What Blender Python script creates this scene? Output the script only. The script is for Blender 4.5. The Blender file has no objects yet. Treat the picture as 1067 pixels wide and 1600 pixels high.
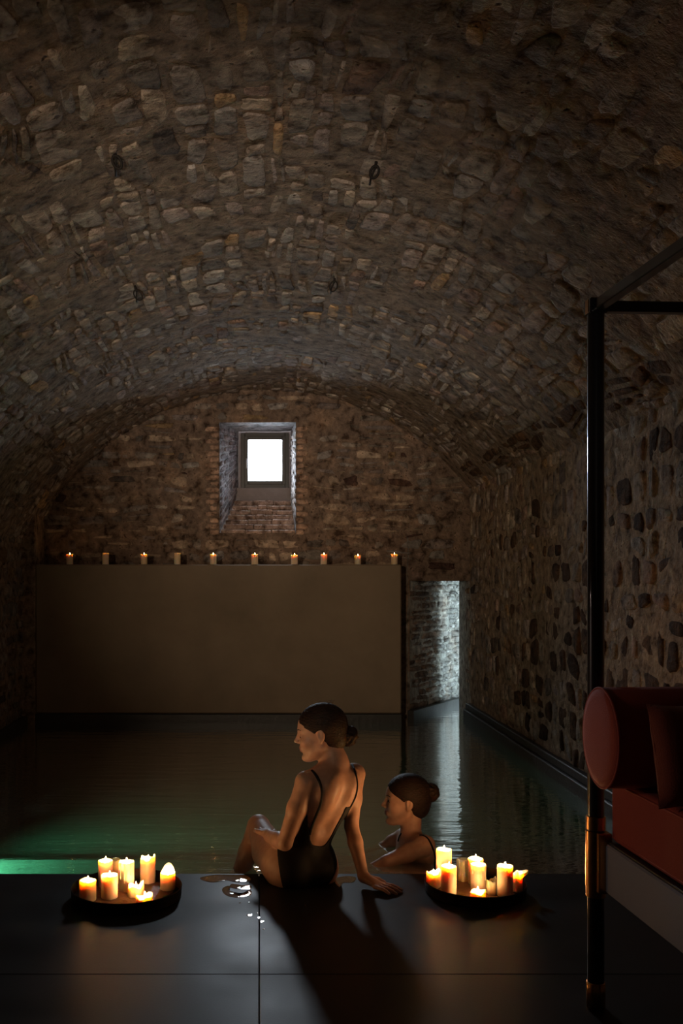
import bpy, math, random
import numpy as np
from mathutils import Vector, Matrix, noise as mnoise

# ------------------------------------------------------------------ camera, world, light
FPX = 1500.0                 # focal length in pixels of the 1067 x 1600 frame
PX0, PY0 = 405.0, 900.0      # principal point
CAMZ = 1.4
scene = bpy.context.scene
COL = scene.collection
cam = bpy.data.cameras.new('camera')
cam.sensor_fit = 'AUTO'; cam.sensor_width = 36.0
cam.lens = FPX / 1600 * 36.0
cam.shift_x = (533.5 - PX0) / 1600
cam.shift_y = (PY0 - 800) / 1600
cam.clip_start = 0.05
camo = bpy.data.objects.new('camera', cam); COL.objects.link(camo)
camo.location = (0, 0, CAMZ); camo.rotation_euler = (math.pi / 2, 0, 0)
scene.camera = camo

world = bpy.data.worlds.new('world'); scene.world = world
world.use_nodes = True
world.node_tree.nodes['Background'].inputs[0].default_value = (0.75, 0.87, 1, 1)
world.node_tree.nodes['Background'].inputs[1].default_value = 5.0

vs = scene.view_settings
vs.view_transform = 'Standard'; vs.look = 'None'; vs.gamma = 1.0; vs.use_curve_mapping = False
vs.exposure = 0.0


def lamp(name, kind, loc, target, energy, color, size=0.1, size_y=None, angle=60, blend=1.0):
    l = bpy.data.lights.new(name, kind)
    l.energy = energy; l.color = color
    if kind == 'AREA':
        l.shape = 'RECTANGLE'; l.size = size; l.size_y = size_y or size
    elif kind == 'SPOT':
        l.spot_size = math.radians(angle); l.spot_blend = blend; l.shadow_soft_size = size
    else:
        l.shadow_soft_size = size
    o = bpy.data.objects.new(name, l); COL.objects.link(o)
    o.location = loc
    o.rotation_euler = (Vector(target) - Vector(loc)).to_track_quat('-Z', 'Y').to_euler()
    return o


# daylight behind the window and at the side of the passage, unseen warm key spot
# behind the camera, green lamp under water
lamp('window_daylight', 'AREA', (0.02, 10.86, 2.95), (0.15, 4.4, 0.3), 230, (0.80, 0.90, 1.0), 0.75, 0.85)
lamp('passage_daylight', 'AREA', (3.3, 9.85, 0.85), (2.2, 11.0, 0.6), 20, (0.66, 0.88, 1.0), 0.3, 0.6)
lamp('key_spot', 'SPOT', (-1.9, -2.6, 2.0), (0.75, 9.4, 1.9), 720, (1.0, 0.74, 0.50), 0.03, angle=28)
lamp('vault_fill_spot', 'SPOT', (-0.3, -2.6, 0.35), (0.05, 7.6, 3.25), 840, (1.0, 0.81, 0.65), 0.10, angle=25)  # added unseen spot that brightens the vault, no fixture there
lamp('bed_fill_spot', 'SPOT', (-2.15, 3.15, 1.25), (1.1, 2.85, 0.78), 21, (1.0, 0.76, 0.66), 0.05, angle=24)  # invented fill light from the left for bolster end and bed side
lamp('pool_lamp', 'SPOT', (-1.75, 4.95, -0.20), (-0.8, 5.55, -0.85), 330, (0.18, 1.0, 0.50), 0.06, angle=92)

R2 = math.radians


def W(px, py, d):
    """point seen at pixel (px,py) at distance d along the view axis"""
    return np.array([(px - PX0) / FPX * d, d, CAMZ - (py - PY0) / FPX * d])


def proj(p):
    return PX0 + p[0] / p[1] * FPX, PY0 - (p[2] - CAMZ) / p[1] * FPX


# ------------------------------------------------------------------ helpers
def obj(name, verts, faces, mat, parent=None, smooth=True, col=None):
    me = bpy.data.meshes.new(name)
    if isinstance(verts, np.ndarray): verts = verts.tolist()
    if isinstance(faces, np.ndarray): faces = faces.tolist()
    me.from_pydata(verts, [], faces)
    if smooth:
        me.polygons.foreach_set('use_smooth', [True] * len(me.polygons))
    if mat: me.materials.append(mat)
    if col is not None:
        a = me.color_attributes.new('tone', 'FLOAT_COLOR', 'POINT')
        c = np.ones((len(verts), 4), np.float32); c[:, :3] = col
        a.data.foreach_set('color', c.ravel())
    me.update()
    o = bpy.data.objects.new(name, me); COL.objects.link(o)
    if parent: o.parent = parent
    return o


def tag(o, label=None, cat=None, group=None, kind=None):
    if label: o['label'] = label
    if cat: o['category'] = cat
    if group: o['group'] = group
    if kind: o['kind'] = kind
    return o


def empty(name, loc=(0, 0, 0), rz=0):
    o = bpy.data.objects.new(name, None); COL.objects.link(o)
    o.location = loc; o.rotation_euler = (0, 0, rz); o.empty_display_size = 0.05
    return o


class MB:
    """collects shapes for one mesh"""
    def __init__(s): s.v = []; s.f = []

    def add(s, v, f):
        n = len(s.v); s.v += [tuple(p) for p in v]; s.f += [tuple(i + n for i in q) for q in f]; return s

    def box(s, a, b, bev=0.0):
        x0, y0, z0 = a; x1, y1, z1 = b
        if bev <= 0:
            v = [(x0, y0, z0), (x1, y0, z0), (x1, y1, z0), (x0, y1, z0), (x0, y0, z1), (x1, y0, z1), (x1, y1, z1), (x0, y1, z1)]
            return s.add(v, [(0, 3, 2, 1), (4, 5, 6, 7), (0, 1, 5, 4), (1, 2, 6, 5), (2, 3, 7, 6), (3, 0, 4, 7)])
        v = []; e = bev
        for z, i in ((z0, e), (z0 + e, 0), (z1 - e, 0), (z1, e)):
            v += [(x0 + i + (e if not i else 0), y0 + i, z), (x1 - i - (e if not i else 0), y0 + i, z), (x1 - i, y0 + i + (e if not i else 0), z), (x1 - i, y1 - i - (e if not i else 0), z),
                  (x1 - i - (e if not i else 0), y1 - i, z), (x0 + i + (e if not i else 0), y1 - i, z), (x0 + i, y1 - i - (e if not i else 0), z), (x0 + i, y0 + i + (e if not i else 0), z)]
        f = [tuple(range(7, -1, -1)), tuple(range(24, 32))]
        for r in range(3):
            for k in range(8):
                f.append((r * 8 + k, r * 8 + (k + 1) % 8, r * 8 + 8 + (k + 1) % 8, r * 8 + 8 + k))
        return s.add(v, f)

    def lathe(s, prof, c=(0, 0, 0), n=32, jit=None, cap=True):
        v = []; f = []
        for i, (r, z) in enumerate(prof):
            for k in range(n):
                a = 2 * math.pi * k / n
                rr, zz = (r, z) if jit is None else jit(r, z, a, i)
                v.append((c[0] + rr * math.cos(a), c[1] + rr * math.sin(a), c[2] + zz))
        for i in range(len(prof) - 1):
            for k in range(n):
                f.append((i * n + k, i * n + (k + 1) % n, (i + 1) * n + (k + 1) % n, (i + 1) * n + k))
        if cap:
            f.append(tuple(range(n - 1, -1, -1))); f.append(tuple((len(prof) - 1) * n + k for k in range(n)))
        return s.add(v, f)

    def tube(s, pts, r, n=10, closed=False):
        P = [Vector(p) for p in pts]; m = len(P)
        rs = r if isinstance(r, (list, tuple)) else [r] * m
        v = []; f = []; up = None
        for i in range(m):
            t = (P[(i + 1) % m] - P[i - 1]) if closed else (P[min(i + 1, m - 1)] - P[max(i - 1, 0)])
            t.normalize()
            if up is None: up = t.orthogonal().normalized()
            up = (up - t * up.dot(t)).normalized(); b = t.cross(up)
            for k in range(n):
                a = 2 * math.pi * k / n
                v.append(tuple(P[i] + (up * math.cos(a) + b * math.sin(a)) * rs[i]))
        for i in range(m if closed else m - 1):
            j = (i + 1) % m
            for k in range(n):
                f.append((i * n + k, i * n + (k + 1) % n, j * n + (k + 1) % n, j * n + k))
        if not closed:
            f.append(tuple(range(n - 1, -1, -1))); f.append(tuple((m - 1) * n + k for k in range(n)))
        return s.add(v, f)

    def build(s, name, mat, parent=None, smooth=False, col=None):
        return obj(name, s.v, s.f, mat, parent, smooth, col)


def smooth_by_angle(o, deg=40):
    me = o.data
    me.polygons.foreach_set('use_smooth', [True] * len(me.polygons))
    me.set_sharp_from_angle(angle=R2(deg))


def fbm(p, s, oc=3):
    q = Vector(p) * s; a = 1; t = 0
    for _ in range(oc):
        t += a * mnoise.noise(q); q = q * 2.07; a *= 0.5
    return t


# ------------------------------------------------------------------ materials
def mat(name):
    m = bpy.data.materials.new(name); m.use_nodes = True
    nt = m.node_tree; b = nt.nodes['Principled BSDF']
    return m, nt, b


def nd(nt, t, **kw):
    n = nt.nodes.new(t)
    for k, v in kw.items():
        if k.startswith('i_'):
            n.inputs[k[2:].replace('_', ' ')].default_value = v
        else:
            setattr(n, k, v)
    return n


def ramp(nt, fac, stops):
    r = nt.nodes.new('ShaderNodeValToRGB')
    while len(r.color_ramp.elements) < len(stops): r.color_ramp.elements.new(0.5)
    for e, (p, c) in zip(r.color_ramp.elements, stops):
        e.position = p; e.color = (*c, 1) if len(c) == 3 else c
    nt.links.new(fac, r.inputs[0]); return r.outputs[0]


def mixc(nt, a, b, fac, mode='MIX'):
    m = nt.nodes.new('ShaderNodeMix'); m.data_type = 'RGBA'; m.blend_type = mode
    for s, v in ((0, fac), (6, a), (7, b)):
        if hasattr(v, 'is_output'): nt.links.new(v, m.inputs[s])
        else: m.inputs[s].default_value = v if s == 0 else (*v, 1)
    return m.outputs[2]


def simple(name, color, rough=0.5, metal=0.0, bump=0.0, bscale=60, **kw):
    m, nt, b = mat(name)
    b.inputs['Base Color'].default_value = (*color, 1)
    b.inputs['Roughness'].default_value = rough; b.inputs['Metallic'].default_value = metal
    for k, v in kw.items(): b.inputs[k.replace('_', ' ')].default_value = v
    tc = nd(nt, 'ShaderNodeTexCoord')
    n = nd(nt, 'ShaderNodeTexNoise', i_Scale=bscale, i_Detail=5.0)
    nt.links.new(tc.outputs['Object'], n.inputs['Vector'])
    c = mixc(nt, color, tuple(x * 0.72 for x in color), n.outputs['Fac'])
    nt.links.new(c, b.inputs['Base Color'])
    if bump:
        bp = nd(nt, 'ShaderNodeBump', i_Strength=bump, i_Distance=0.01)
        nt.links.new(n.outputs['Fac'], bp.inputs['Height']); nt.links.new(bp.outputs[0], b.inputs['Normal'])
    return m


def rough_stone(name, tone, grain=1.0, pits=0.62):
    """rubble stone or mortar: colour comes from the vertex tone, with pits, grain and stains"""
    m, nt, b = mat(name)
    geo = nd(nt, 'ShaderNodeNewGeometry')
    big = nd(nt, 'ShaderNodeTexNoise', i_Scale=3.1, i_Detail=4.0, i_Roughness=0.6)
    mid = nd(nt, 'ShaderNodeTexNoise', i_Scale=13.0 * grain, i_Detail=5.0, i_Roughness=0.62, i_Distortion=0.3)
    fin = nd(nt, 'ShaderNodeTexNoise', i_Scale=48.0 * grain, i_Detail=3.0, i_Roughness=0.7)
    vor = nd(nt, 'ShaderNodeTexVoronoi', i_Scale=27.0 * grain); vor.feature = 'F1'
    mp = nd(nt, 'ShaderNodeVectorMath'); mp.operation = 'ADD'
    wob = nd(nt, 'ShaderNodeTexNoise', i_Scale=14.0, i_Detail=3.0)
    nt.links.new(geo.outputs['Position'], wob.inputs['Vector'])
    sc = nd(nt, 'ShaderNodeVectorMath'); sc.operation = 'SCALE'; sc.inputs['Scale'].default_value = 0.09
    nt.links.new(wob.outputs['Color'], sc.inputs[0])
    nt.links.new(geo.outputs['Position'], mp.inputs[0]); nt.links.new(sc.outputs[0], mp.inputs[1])
    for n in (big, mid, fin): nt.links.new(geo.outputs['Position'], n.inputs['Vector'])
    nt.links.new(mp.outputs[0], vor.inputs['Vector'])
    if tone is None:
        at = nd(nt, 'ShaderNodeAttribute', attribute_name='tone'); base = at.outputs['Color']
    else:
        base = ramp(nt, big.outputs['Fac'], tone)
    c = mixc(nt, base, (0.30, 0.17, 0.09), ramp(nt, big.outputs['Fac'], [(0.5, (0, 0, 0)), (0.75, (0.45,) * 3)]))
    c = mixc(nt, c, ramp(nt, mid.outputs['Fac'], [(0.33, (0.28, 0.24, 0.21)), (0.46, (0.84, 0.82, 0.80)), (0.56, (1.12, 1.10, 1.07)), (0.68, (1.6, 1.56, 1.5))]), 1.0, 'MULTIPLY')
    pit = ramp(nt, vor.outputs['Distance'], [(0.10, (0, 0, 0)), (0.30, (1,) * 3)])
    pm = ramp(nt, mid.outputs['Fac'], [(pits - 0.1, (1,) * 3), (pits, (0,) * 3)])
    pk = mixc(nt, pit, (1, 1, 1), pm)
    c = mixc(nt, c, mixc(nt, (0.22, 0.19, 0.17), (1, 1, 1), pk), 1.0, 'MULTIPLY')
    nt.links.new(c, b.inputs['Base Color'])
    b.inputs['Roughness'].default_value = 0.92; b.inputs['Specular IOR Level'].default_value = 0.2
    h = nd(nt, 'ShaderNodeMath', operation='MULTIPLY_ADD'); h.inputs[1].default_value = 0.35
    nt.links.new(fin.outputs['Fac'], h.inputs[0]); nt.links.new(mid.outputs['Fac'], h.inputs[2])
    h2 = nd(nt, 'ShaderNodeMath', operation='MULTIPLY_ADD'); h2.inputs[1].default_value = 0.35
    nt.links.new(pk, h2.inputs[0]); nt.links.new(h.outputs[0], h2.inputs[2])
    bp = nd(nt, 'ShaderNodeBump', i_Strength=0.9, i_Distance=0.035)
    nt.links.new(h2.outputs[0], bp.inputs['Height']); nt.links.new(bp.outputs[0], b.inputs['Normal'])
    return m


M = {}
M['stone'] = rough_stone('stone', None)
M['vault_mortar'] = rough_stone('vault_mortar', [(0.35, (0.24, 0.19, 0.15)), (0.65, (0.31, 0.25, 0.20))])
M['wall_mortar'] = rough_stone('wall_mortar', [(0.35, (0.25, 0.185, 0.135)), (0.65, (0.33, 0.25, 0.185))])
M['niche_mortar'] = rough_stone('niche_mortar', [(0.35, (0.20, 0.20, 0.215)), (0.65, (0.28, 0.28, 0.30))])
M['side_mortar'] = rough_stone('side_mortar', [(0.35, (0.32, 0.25, 0.19)), (0.65, (0.42, 0.34, 0.26))])
M['end_mortar'] = rough_stone('end_mortar', [(0.35, (0.195, 0.142, 0.112)), (0.65, (0.255, 0.190, 0.148))])
M['pale_mortar'] = rough_stone('pale_mortar', [(0.35, (0.36, 0.36, 0.34)), (0.65, (0.5, 0.5, 0.47))])
M['black_metal'] = simple('black_metal', (0.012, 0.013, 0.016), 0.28, 0.0, Coat_Weight=0.4)
M['brass'] = simple('brass', (0.62, 0.33, 0.13), 0.28, 1.0, 0.05, 40)
M['iron'] = simple('iron', (0.02, 0.016, 0.014), 0.7, 0.3, 0.3, 200)
M['tray'] = simple('tray', (0.03, 0.022, 0.018), 0.42, 0.7, 0.1, 60)
M['red_velvet'] = simple('red_velvet', (0.36, 0.05, 0.03), 0.8, 0.0, 0.25, 320, Sheen_Weight=0.05, Sheen_Roughness=0.4)
M['rust_velvet'] = simple('rust_velvet', (0.33, 0.06, 0.025), 0.85, 0.0, 0.3, 260, Sheen_Weight=0.5)
M['grey_fabric'] = simple('grey_fabric', (0.30, 0.31, 0.34), 0.85, 0.0, 0.3, 420)
M['frame_dark'] = simple('frame_dark', (0.03, 0.032, 0.034), 0.4)
M['plaster'] = simple('plaster', (0.30, 0.255, 0.25), 0.8, 0.0, 0.5, 18)
M['kerb'] = simple('kerb', (0.055, 0.055, 0.055), 0.45, 0.0, 0.3, 25)
M['pool'] = simple('pool', (0.10, 0.12, 0.11), 0.7, 0.0, 0.2, 8)
M['suit'] = simple('suit', (0.006, 0.006, 0.007), 0.75, 0.0, 0.1, 300)
M['wick'] = simple('wick', (0.02, 0.015, 0.012), 0.9)
M['lash'] = simple('lash', (0.02, 0.012, 0.01), 0.8)

# concrete of the ledge wall
m, nt, b = mat('microcement')
tc = nd(nt, 'ShaderNodeTexCoord')
n1 = nd(nt, 'ShaderNodeTexNoise', i_Scale=1.6, i_Detail=8.0, i_Roughness=0.62)
n2 = nd(nt, 'ShaderNodeTexNoise', i_Scale=22.0, i_Detail=4.0)
nt.links.new(tc.outputs['Object'], n1.inputs['Vector']); nt.links.new(tc.outputs['Object'], n2.inputs['Vector'])
c = ramp(nt, n1.outputs['Fac'], [(0.3, (0.225, 0.17, 0.115)), (0.5, (0.275, 0.205, 0.14)), (0.72, (0.32, 0.24, 0.165))])
nt.links.new(c, b.inputs['Base Color']); b.inputs['Roughness'].default_value = 0.8
bp = nd(nt, 'ShaderNodeBump', i_Strength=0.15, i_Distance=0.01)
nt.links.new(n2.outputs['Fac'], bp.inputs['Height']); nt.links.new(bp.outputs[0], b.inputs['Normal'])
M['microcement'] = m

# deck tile
m, nt, b = mat('deck_tile')
tc = nd(nt, 'ShaderNodeTexCoord')
n1 = nd(nt, 'ShaderNodeTexNoise', i_Scale=2.3, i_Detail=7.0, i_Roughness=0.65)
n2 = nd(nt, 'ShaderNodeTexNoise', i_Scale=140.0, i_Detail=3.0)
nt.links.new(tc.outputs['Object'], n1.inputs['Vector']); nt.links.new(tc.outputs['Object'], n2.inputs['Vector'])
nt.links.new(ramp(nt, n1.outputs['Fac'], [(0.3, (0.020, 0.020, 0.021)), (0.7, (0.032, 0.032, 0.033))]), b.inputs['Base Color'])
nt.links.new(ramp(nt, n1.outputs['Fac'], [(0.3, (0.36,) * 3), (0.7, (0.5,) * 3)]), b.inputs['Roughness'])
b.inputs['Specular IOR Level'].default_value = 0.09
bp = nd(nt, 'ShaderNodeBump', i_Strength=0.12, i_Distance=0.002)
nt.links.new(n2.outputs['Fac'], bp.inputs['Height']); nt.links.new(bp.outputs[0], b.inputs['Normal'])
M['deck_tile'] = m

# water
def water_mat(name, ripple, dist, tint, scl=2.2, stretch=(0.9, 4.2, 1.0)):
    m = bpy.data.materials.new(name); m.use_nodes = True; nt = m.node_tree; nt.nodes.clear()
    out = nd(nt, 'ShaderNodeOutputMaterial')
    gl = nd(nt, 'ShaderNodeBsdfGlossy'); gl.inputs['Roughness'].default_value = 0.02; gl.inputs['Color'].default_value = (1, 1, 1, 1)
    rf = nd(nt, 'ShaderNodeBsdfRefraction'); rf.inputs['IOR'].default_value = 1.33; rf.inputs['Roughness'].default_value = 0.02
    rf.inputs['Color'].default_value = (*tint, 1)
    fr = nd(nt, 'ShaderNodeLayerWeight'); fr.inputs['Blend'].default_value = 0.5
    pw = nd(nt, 'ShaderNodeMath', operation='POWER'); pw.inputs[1].default_value = 1.0; nt.links.new(fr.outputs['Facing'], pw.inputs[0])
    mx = nd(nt, 'ShaderNodeMixShader')
    nt.links.new(pw.outputs[0], mx.inputs[0]); nt.links.new(rf.outputs[0], mx.inputs[1]); nt.links.new(gl.outputs[0], mx.inputs[2])
    nt.links.new(mx.outputs[0], out.inputs['Surface'])
    if ripple:
        geo = nd(nt, 'ShaderNodeNewGeometry')
        mp = nd(nt, 'ShaderNodeMapping'); mp.inputs['Scale'].default_value = stretch; mp.inputs['Rotation'].default_value = (0, 0, 0.06)
        nt.links.new(geo.outputs['Position'], mp.inputs['Vector'])
        a = nd(nt, 'ShaderNodeTexNoise', i_Scale=scl, i_Detail=4.0, i_Roughness=0.55, i_Distortion=0.4)
        nt.links.new(mp.outputs[0], a.inputs['Vector'])
        bp = nd(nt, 'ShaderNodeBump', i_Strength=ripple, i_Distance=dist)
        nt.links.new(a.outputs['Fac'], bp.inputs['Height'])
        for s in (gl, rf, fr): nt.links.new(bp.outputs[0], s.inputs['Normal'])
    return m


M['water'] = water_mat('water', 0.5, 0.012, (0.85, 0.95, 0.90))
M['puddle'] = water_mat('puddle', 0.5, 0.004, (0.95, 0.97, 0.97), 22.0, (1, 1, 1))

# window glass
m = bpy.data.materials.new('glass'); m.use_nodes = True; nt = m.node_tree; nt.nodes.clear()
out = nd(nt, 'ShaderNodeOutputMaterial'); tr = nd(nt, 'ShaderNodeBsdfTransparent'); gl = nd(nt, 'ShaderNodeBsdfGlossy'); gl.inputs['Roughness'].default_value = 0.02
mx = nd(nt, 'ShaderNodeMixShader'); mx.inputs[0].default_value = 0.06
nt.links.new(tr.outputs[0], mx.inputs[1]); nt.links.new(gl.outputs[0], mx.inputs[2]); nt.links.new(mx.outputs[0], out.inputs['Surface'])
M['glass'] = m

# wax and flame
m, nt, b = mat('wax')
b.inputs['Base Color'].default_value = (0.86, 0.70, 0.46, 1); b.inputs['Roughness'].default_value = 0.45
b.inputs['Subsurface Weight'].default_value = 1.0; b.inputs['Subsurface Radius'].default_value = (1.0, 0.62, 0.34)
b.inputs['Subsurface Scale'].default_value = 0.022; b.inputs['IOR'].default_value = 1.4
tc = nd(nt, 'ShaderNodeTexCoord'); n1 = nd(nt, 'ShaderNodeTexNoise', i_Scale=30.0, i_Detail=3.0)
nt.links.new(tc.outputs['Object'], n1.inputs['Vector'])
nt.links.new(ramp(nt, n1.outputs['Fac'], [(0.3, (0.82, 0.62, 0.42)), (0.7, (0.88, 0.70, 0.50))]), b.inputs['Base Color'])
M['wax'] = m
m = bpy.data.materials.new('flame'); m.use_nodes = True; nt = m.node_tree; nt.nodes.clear()
out = nd(nt, 'ShaderNodeOutputMaterial'); em = nd(nt, 'ShaderNodeEmission')
em.inputs['Color'].default_value = (1.0, 0.50, 0.19, 1); em.inputs['Strength'].default_value = 680.0
nt.links.new(em.outputs[0], out.inputs['Surface']); M['flame'] = m
m2 = m.copy(); m2.name = 'flame_dim'; m2.node_tree.nodes['Emission'].inputs['Strength'].default_value = 60.0
M['flame_dim'] = m2

# skin with a tint attribute (lips, cheeks), hair
m, nt, b = mat('skin')
at = nd(nt, 'ShaderNodeAttribute', attribute_name='tone')
geo = nd(nt, 'ShaderNodeNewGeometry'); n1 = nd(nt, 'ShaderNodeTexNoise', i_Scale=38.0, i_Detail=4.0)
nt.links.new(geo.outputs['Position'], n1.inputs['Vector'])
c = mixc(nt, at.outputs['Color'], ramp(nt, n1.outputs['Fac'], [(0.3, (0.90, 0.86, 0.84)), (0.7, (1.05, 1.04, 1.03))]), 1.0, 'MULTIPLY')
nt.links.new(c, b.inputs['Base Color']); b.inputs['Roughness'].default_value = 0.48
b.inputs['Subsurface Weight'].default_value = 0.12; b.inputs['Subsurface Radius'].default_value = (1.0, 0.35, 0.2); b.inputs['Subsurface Scale'].default_value = 0.006
M['skin'] = m
m, nt, b = mat('hair')
tc = nd(nt, 'ShaderNodeTexCoord')
n1 = nd(nt, 'ShaderNodeTexNoise', i_Scale=60.0, i_Detail=5.0, i_Distortion=1.4)
mp = nd(nt, 'ShaderNodeMapping'); mp.inputs['Scale'].default_value = (0.35, 1.3, 1.6)
nt.links.new(tc.outputs['Object'], mp.inputs['Vector']); nt.links.new(mp.outputs[0], n1.inputs['Vector'])
nt.links.new(ramp(nt, n1.outputs['Fac'], [(0.3, (0.008, 0.005, 0.004)), (0.7, (0.034, 0.015, 0.009))]), b.inputs['Base Color'])
b.inputs['Roughness'].default_value = 0.6; b.inputs['Specular IOR Level'].default_value = 0.3
bp = nd(nt, 'ShaderNodeBump', i_Strength=0.8, i_Distance=0.006)
nt.links.new(n1.outputs['Fac'], bp.inputs['Height']); nt.links.new(bp.outputs[0], b.inputs['Normal'])
M['hair'] = m

# ------------------------------------------------------------------ room shell
XL, XR = -2.32, 2.15            # side walls
YB, YF = 9.80, -3.2             # back wall, wall behind the camera
YE = 4.516                      # deck edge at the pool
ZW = -0.04                      # water level
VC, VZ, VR = 0.08, 0.67, 2.63   # vault circle: centre x, centre z, radius
LEDGE_Y, LEDGE_X0, LEDGE_X1, LEDGE_Z = 9.39, -2.19, 1.39, 1.513
WIN = (-0.405, 0.373, 1.84, 2.968)        # opening in the back wall x0 x1 z0 z1
DOOR = (1.535, 2.15, -0.2, 1.348)
AL = -math.asin((VC - XL) / VR); AR = math.asin((XR - VC) / VR)


def vault(s, y, h=0.0):
    """s = arc length from the crown, y = depth, h = inward offset"""
    a = s / VR
    return (VC + (VR - h) * math.sin(a), y, VZ + (VR - h) * math.cos(a))


def gridmesh(fn, us, vs_, amp, scale, seed):
    """noisy surface; fn(u,v,h) -> point, h is the noise offset"""
    V = []; F = []
    for v in vs_:
        for u in us:
            p = fn(u, v, 0.0)
            V.append(fn(u, v, amp * fbm((p[0] + seed, p[1], p[2]), scale)))
    n = len(us)
    for j in range(len(vs_) - 1):
        for i in range(n - 1):
            F.append((j * n + i, j * n + i + 1, j * n + n + i + 1, j * n + n + i))
    return V, F


def lin(a, b, step): return list(np.linspace(a, b, max(2, int(round((b - a) / step)) + 1)))


def struct(name, V, F, mat_, smooth=True, label=None):
    o = obj(name, V, F, mat_, None, smooth); tag(o, label, None, None, 'structure'); return o


ceiling = struct('ceiling', *gridmesh(vault, lin(AL * VR, AR * VR, 0.06), lin(YF, 2.2, 0.3)[:-1] + lin(2.2, YB + 0.12, 0.06), 0.022, 2.6, 3.1), M['vault_mortar'],
                 label='rough rubble stone barrel vault over the pool')
f_right = lambda u, v, h=0.0: (XR - h, u, v)
f_left = lambda u, v, h=0.0: (XL + h, u, v)
f_back = lambda u, v, h=0.0: (u, YB - h, v)
zR, zL = vault(AR * VR, 0)[2], vault(AL * VR, 0)[2]
wall_right = struct('wall_right', *gridmesh(f_right, lin(YF, YB + 0.0, 0.08), lin(-1.2, zR + 0.03, 0.08), 0.015, 3, 9.7), M['side_mortar'],
                    label='rubble stone side wall with dark stones beside the pool')
wall_left = struct('wall_left', *gridmesh(f_left, lin(YF, YB + 0.1, 0.1), lin(-1.2, zL + 0.03, 0.1), 0.015, 3, 5.7), M['wall_mortar'],
                   label='dark rubble stone side wall left of the pool')
# back wall in panels around the window and the passage
BV, BF = [], []
for (x0, x1, z0, z1) in ((XL - 0.1, WIN[0], 1.30, 3.5), (WIN[0], WIN[1], WIN[3], 3.5), (WIN[0], WIN[1], 1.30, WIN[2]), (WIN[1], DOOR[0], 1.30, 3.5),
                         (DOOR[0], XR + 0.1, DOOR[3], 3.5), (XL - 0.1, DOOR[0], -1.2, 1.30)):
    v, f = gridmesh(f_back, lin(x0, x1, 0.06), lin(z0, z1, 0.06), 0.014, 3.2, 1.7)
    n = len(BV); BV += v; BF += [tuple(i + n for i in q) for q in f]
wall_back = struct('wall_back', BV, BF, M['end_mortar'], label='rubble stone end wall with a small deep window')
wall_front = struct('wall_front', *MB().box((XL - 0.2, YF - 0.2, -0.2), (XR + 0.2, YF, 3.6)).__dict__.values(), M['wall_mortar'], False, label='wall behind the viewer')

# ------------------------------------------------------------------ stones
RND = random.Random(7)


def shade(c, a, b):
    k = RND.uniform(a, b); return tuple(x * k for x in c)



def stone_mesh(fn, r, h, sink=0.03, rnd=RND, rough=0.5):
    """irregular flat block from a four-cornered outline: base, shoulder and crown ring and a centre"""
    c4 = r[:4]; V = []; F = []; out = []
    for k in range(4):
        (ax_, ay_), (bx_, by_) = c4[k], c4[(k + 1) % 4]
        for t in (0.17, 0.5, 0.83):
            out.append((ax_ + (bx_ - ax_) * (t + rnd.uniform(-0.06, 0.06)), ay_ + (by_ - ay_) * (t + rnd.uniform(-0.06, 0.06))))
    n = len(out); cu, cv = sum(p[0] for p in out) / n, sum(p[1] for p in out) / n
    j = [1 - rnd.random() * 0.22 * rough for _ in range(n)]
    tu, tv = rnd.uniform(-0.5, 0.5), rnd.uniform(-0.5, 0.5); L = max(max(abs(p[0] - cu) for p in out), 1e-5); L2 = max(max(abs(p[1] - cv) for p in out), 1e-5)
    for (sc, hh, jit) in ((1.0, -sink, 0), (0.975, h * 0.35, 0.2), (0.84, h, 0.3)):
        for (x, y), q in zip(out, j):
            x, y = (x - cu) * q, (y - cv) * q
            V.append(fn(cu + x * sc, cv + y * sc, hh + (h * (rnd.uniform(-jit, jit) + tu * x / L + tv * y / L2) if jit else 0)))
    V.append(fn(cu, cv, h * rnd.uniform(0.8, 1.3)))
    for a in range(2):
        for k in range(n): F.append((a * n + k, a * n + (k + 1) % n, a * n + n + (k + 1) % n, a * n + n + k))
    for k in range(n): F.append((2 * n + k, 2 * n + (k + 1) % n, 3 * n))
    return V, F


def courses(u0, u1, v0, v1, hv, lu, rnd, gap=0.02, wav=0.3, skip=0.0, split=0.0, slant=1.0):
    """wavy courses of height hv stacked along v, slanting stones of length lu along u: four corners each"""
    out = []; v = v0; sd = rnd.uniform(0, 50)
    hm = (hv[0] + hv[1]) / 2
    wv = lambda u, v: v + wav * hm * (mnoise.noise(Vector((u * 1.1 / lu[1] + sd, v * 0.6 / hm, sd))) + 0.5 * mnoise.noise(Vector((u * 2.7 / lu[1], v * 0.9 / hm, sd + 9))))
    while v < v1:
        h = rnd.uniform(*hv); u = u0 - rnd.random() * lu[1]; sl = rnd.uniform(-0.1, 0.1) * hm
        while u < u1:
            l = rnd.uniform(*lu); sr = slant * rnd.uniform(-0.18, 0.18) * hm * (lu[1] / hm if lu[1] < 2 * hm else 1.2)
            g = gap * rnd.uniform(0.5, 1.5) / 2; gu = min(g, l * 0.2)
            if rnd.random() >= skip:
                bands = ((0, 1),) if rnd.random() >= split else ((0, 0.46), (0.54, 1))
                for (p, q) in bands:
                    va, vb = v + h * p, v + h * q
                    out.append(((u + gu + sl * (1 - 2 * p), wv(u, va) + g), (u + l - gu + sr * (1 - 2 * p), wv(u + l, va) + g), (u + l - gu - sr * (2 * q - 1), wv(u + l, vb) - g), (u + gu - sl * (2 * q - 1), wv(u, vb) - g)))
            u += l; sl = sr
        v += h
    return out


def rect(u0, u1, v0, v1): return ((u0, v0), (u1, v0), (u1, v1), (u0, v1))


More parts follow.
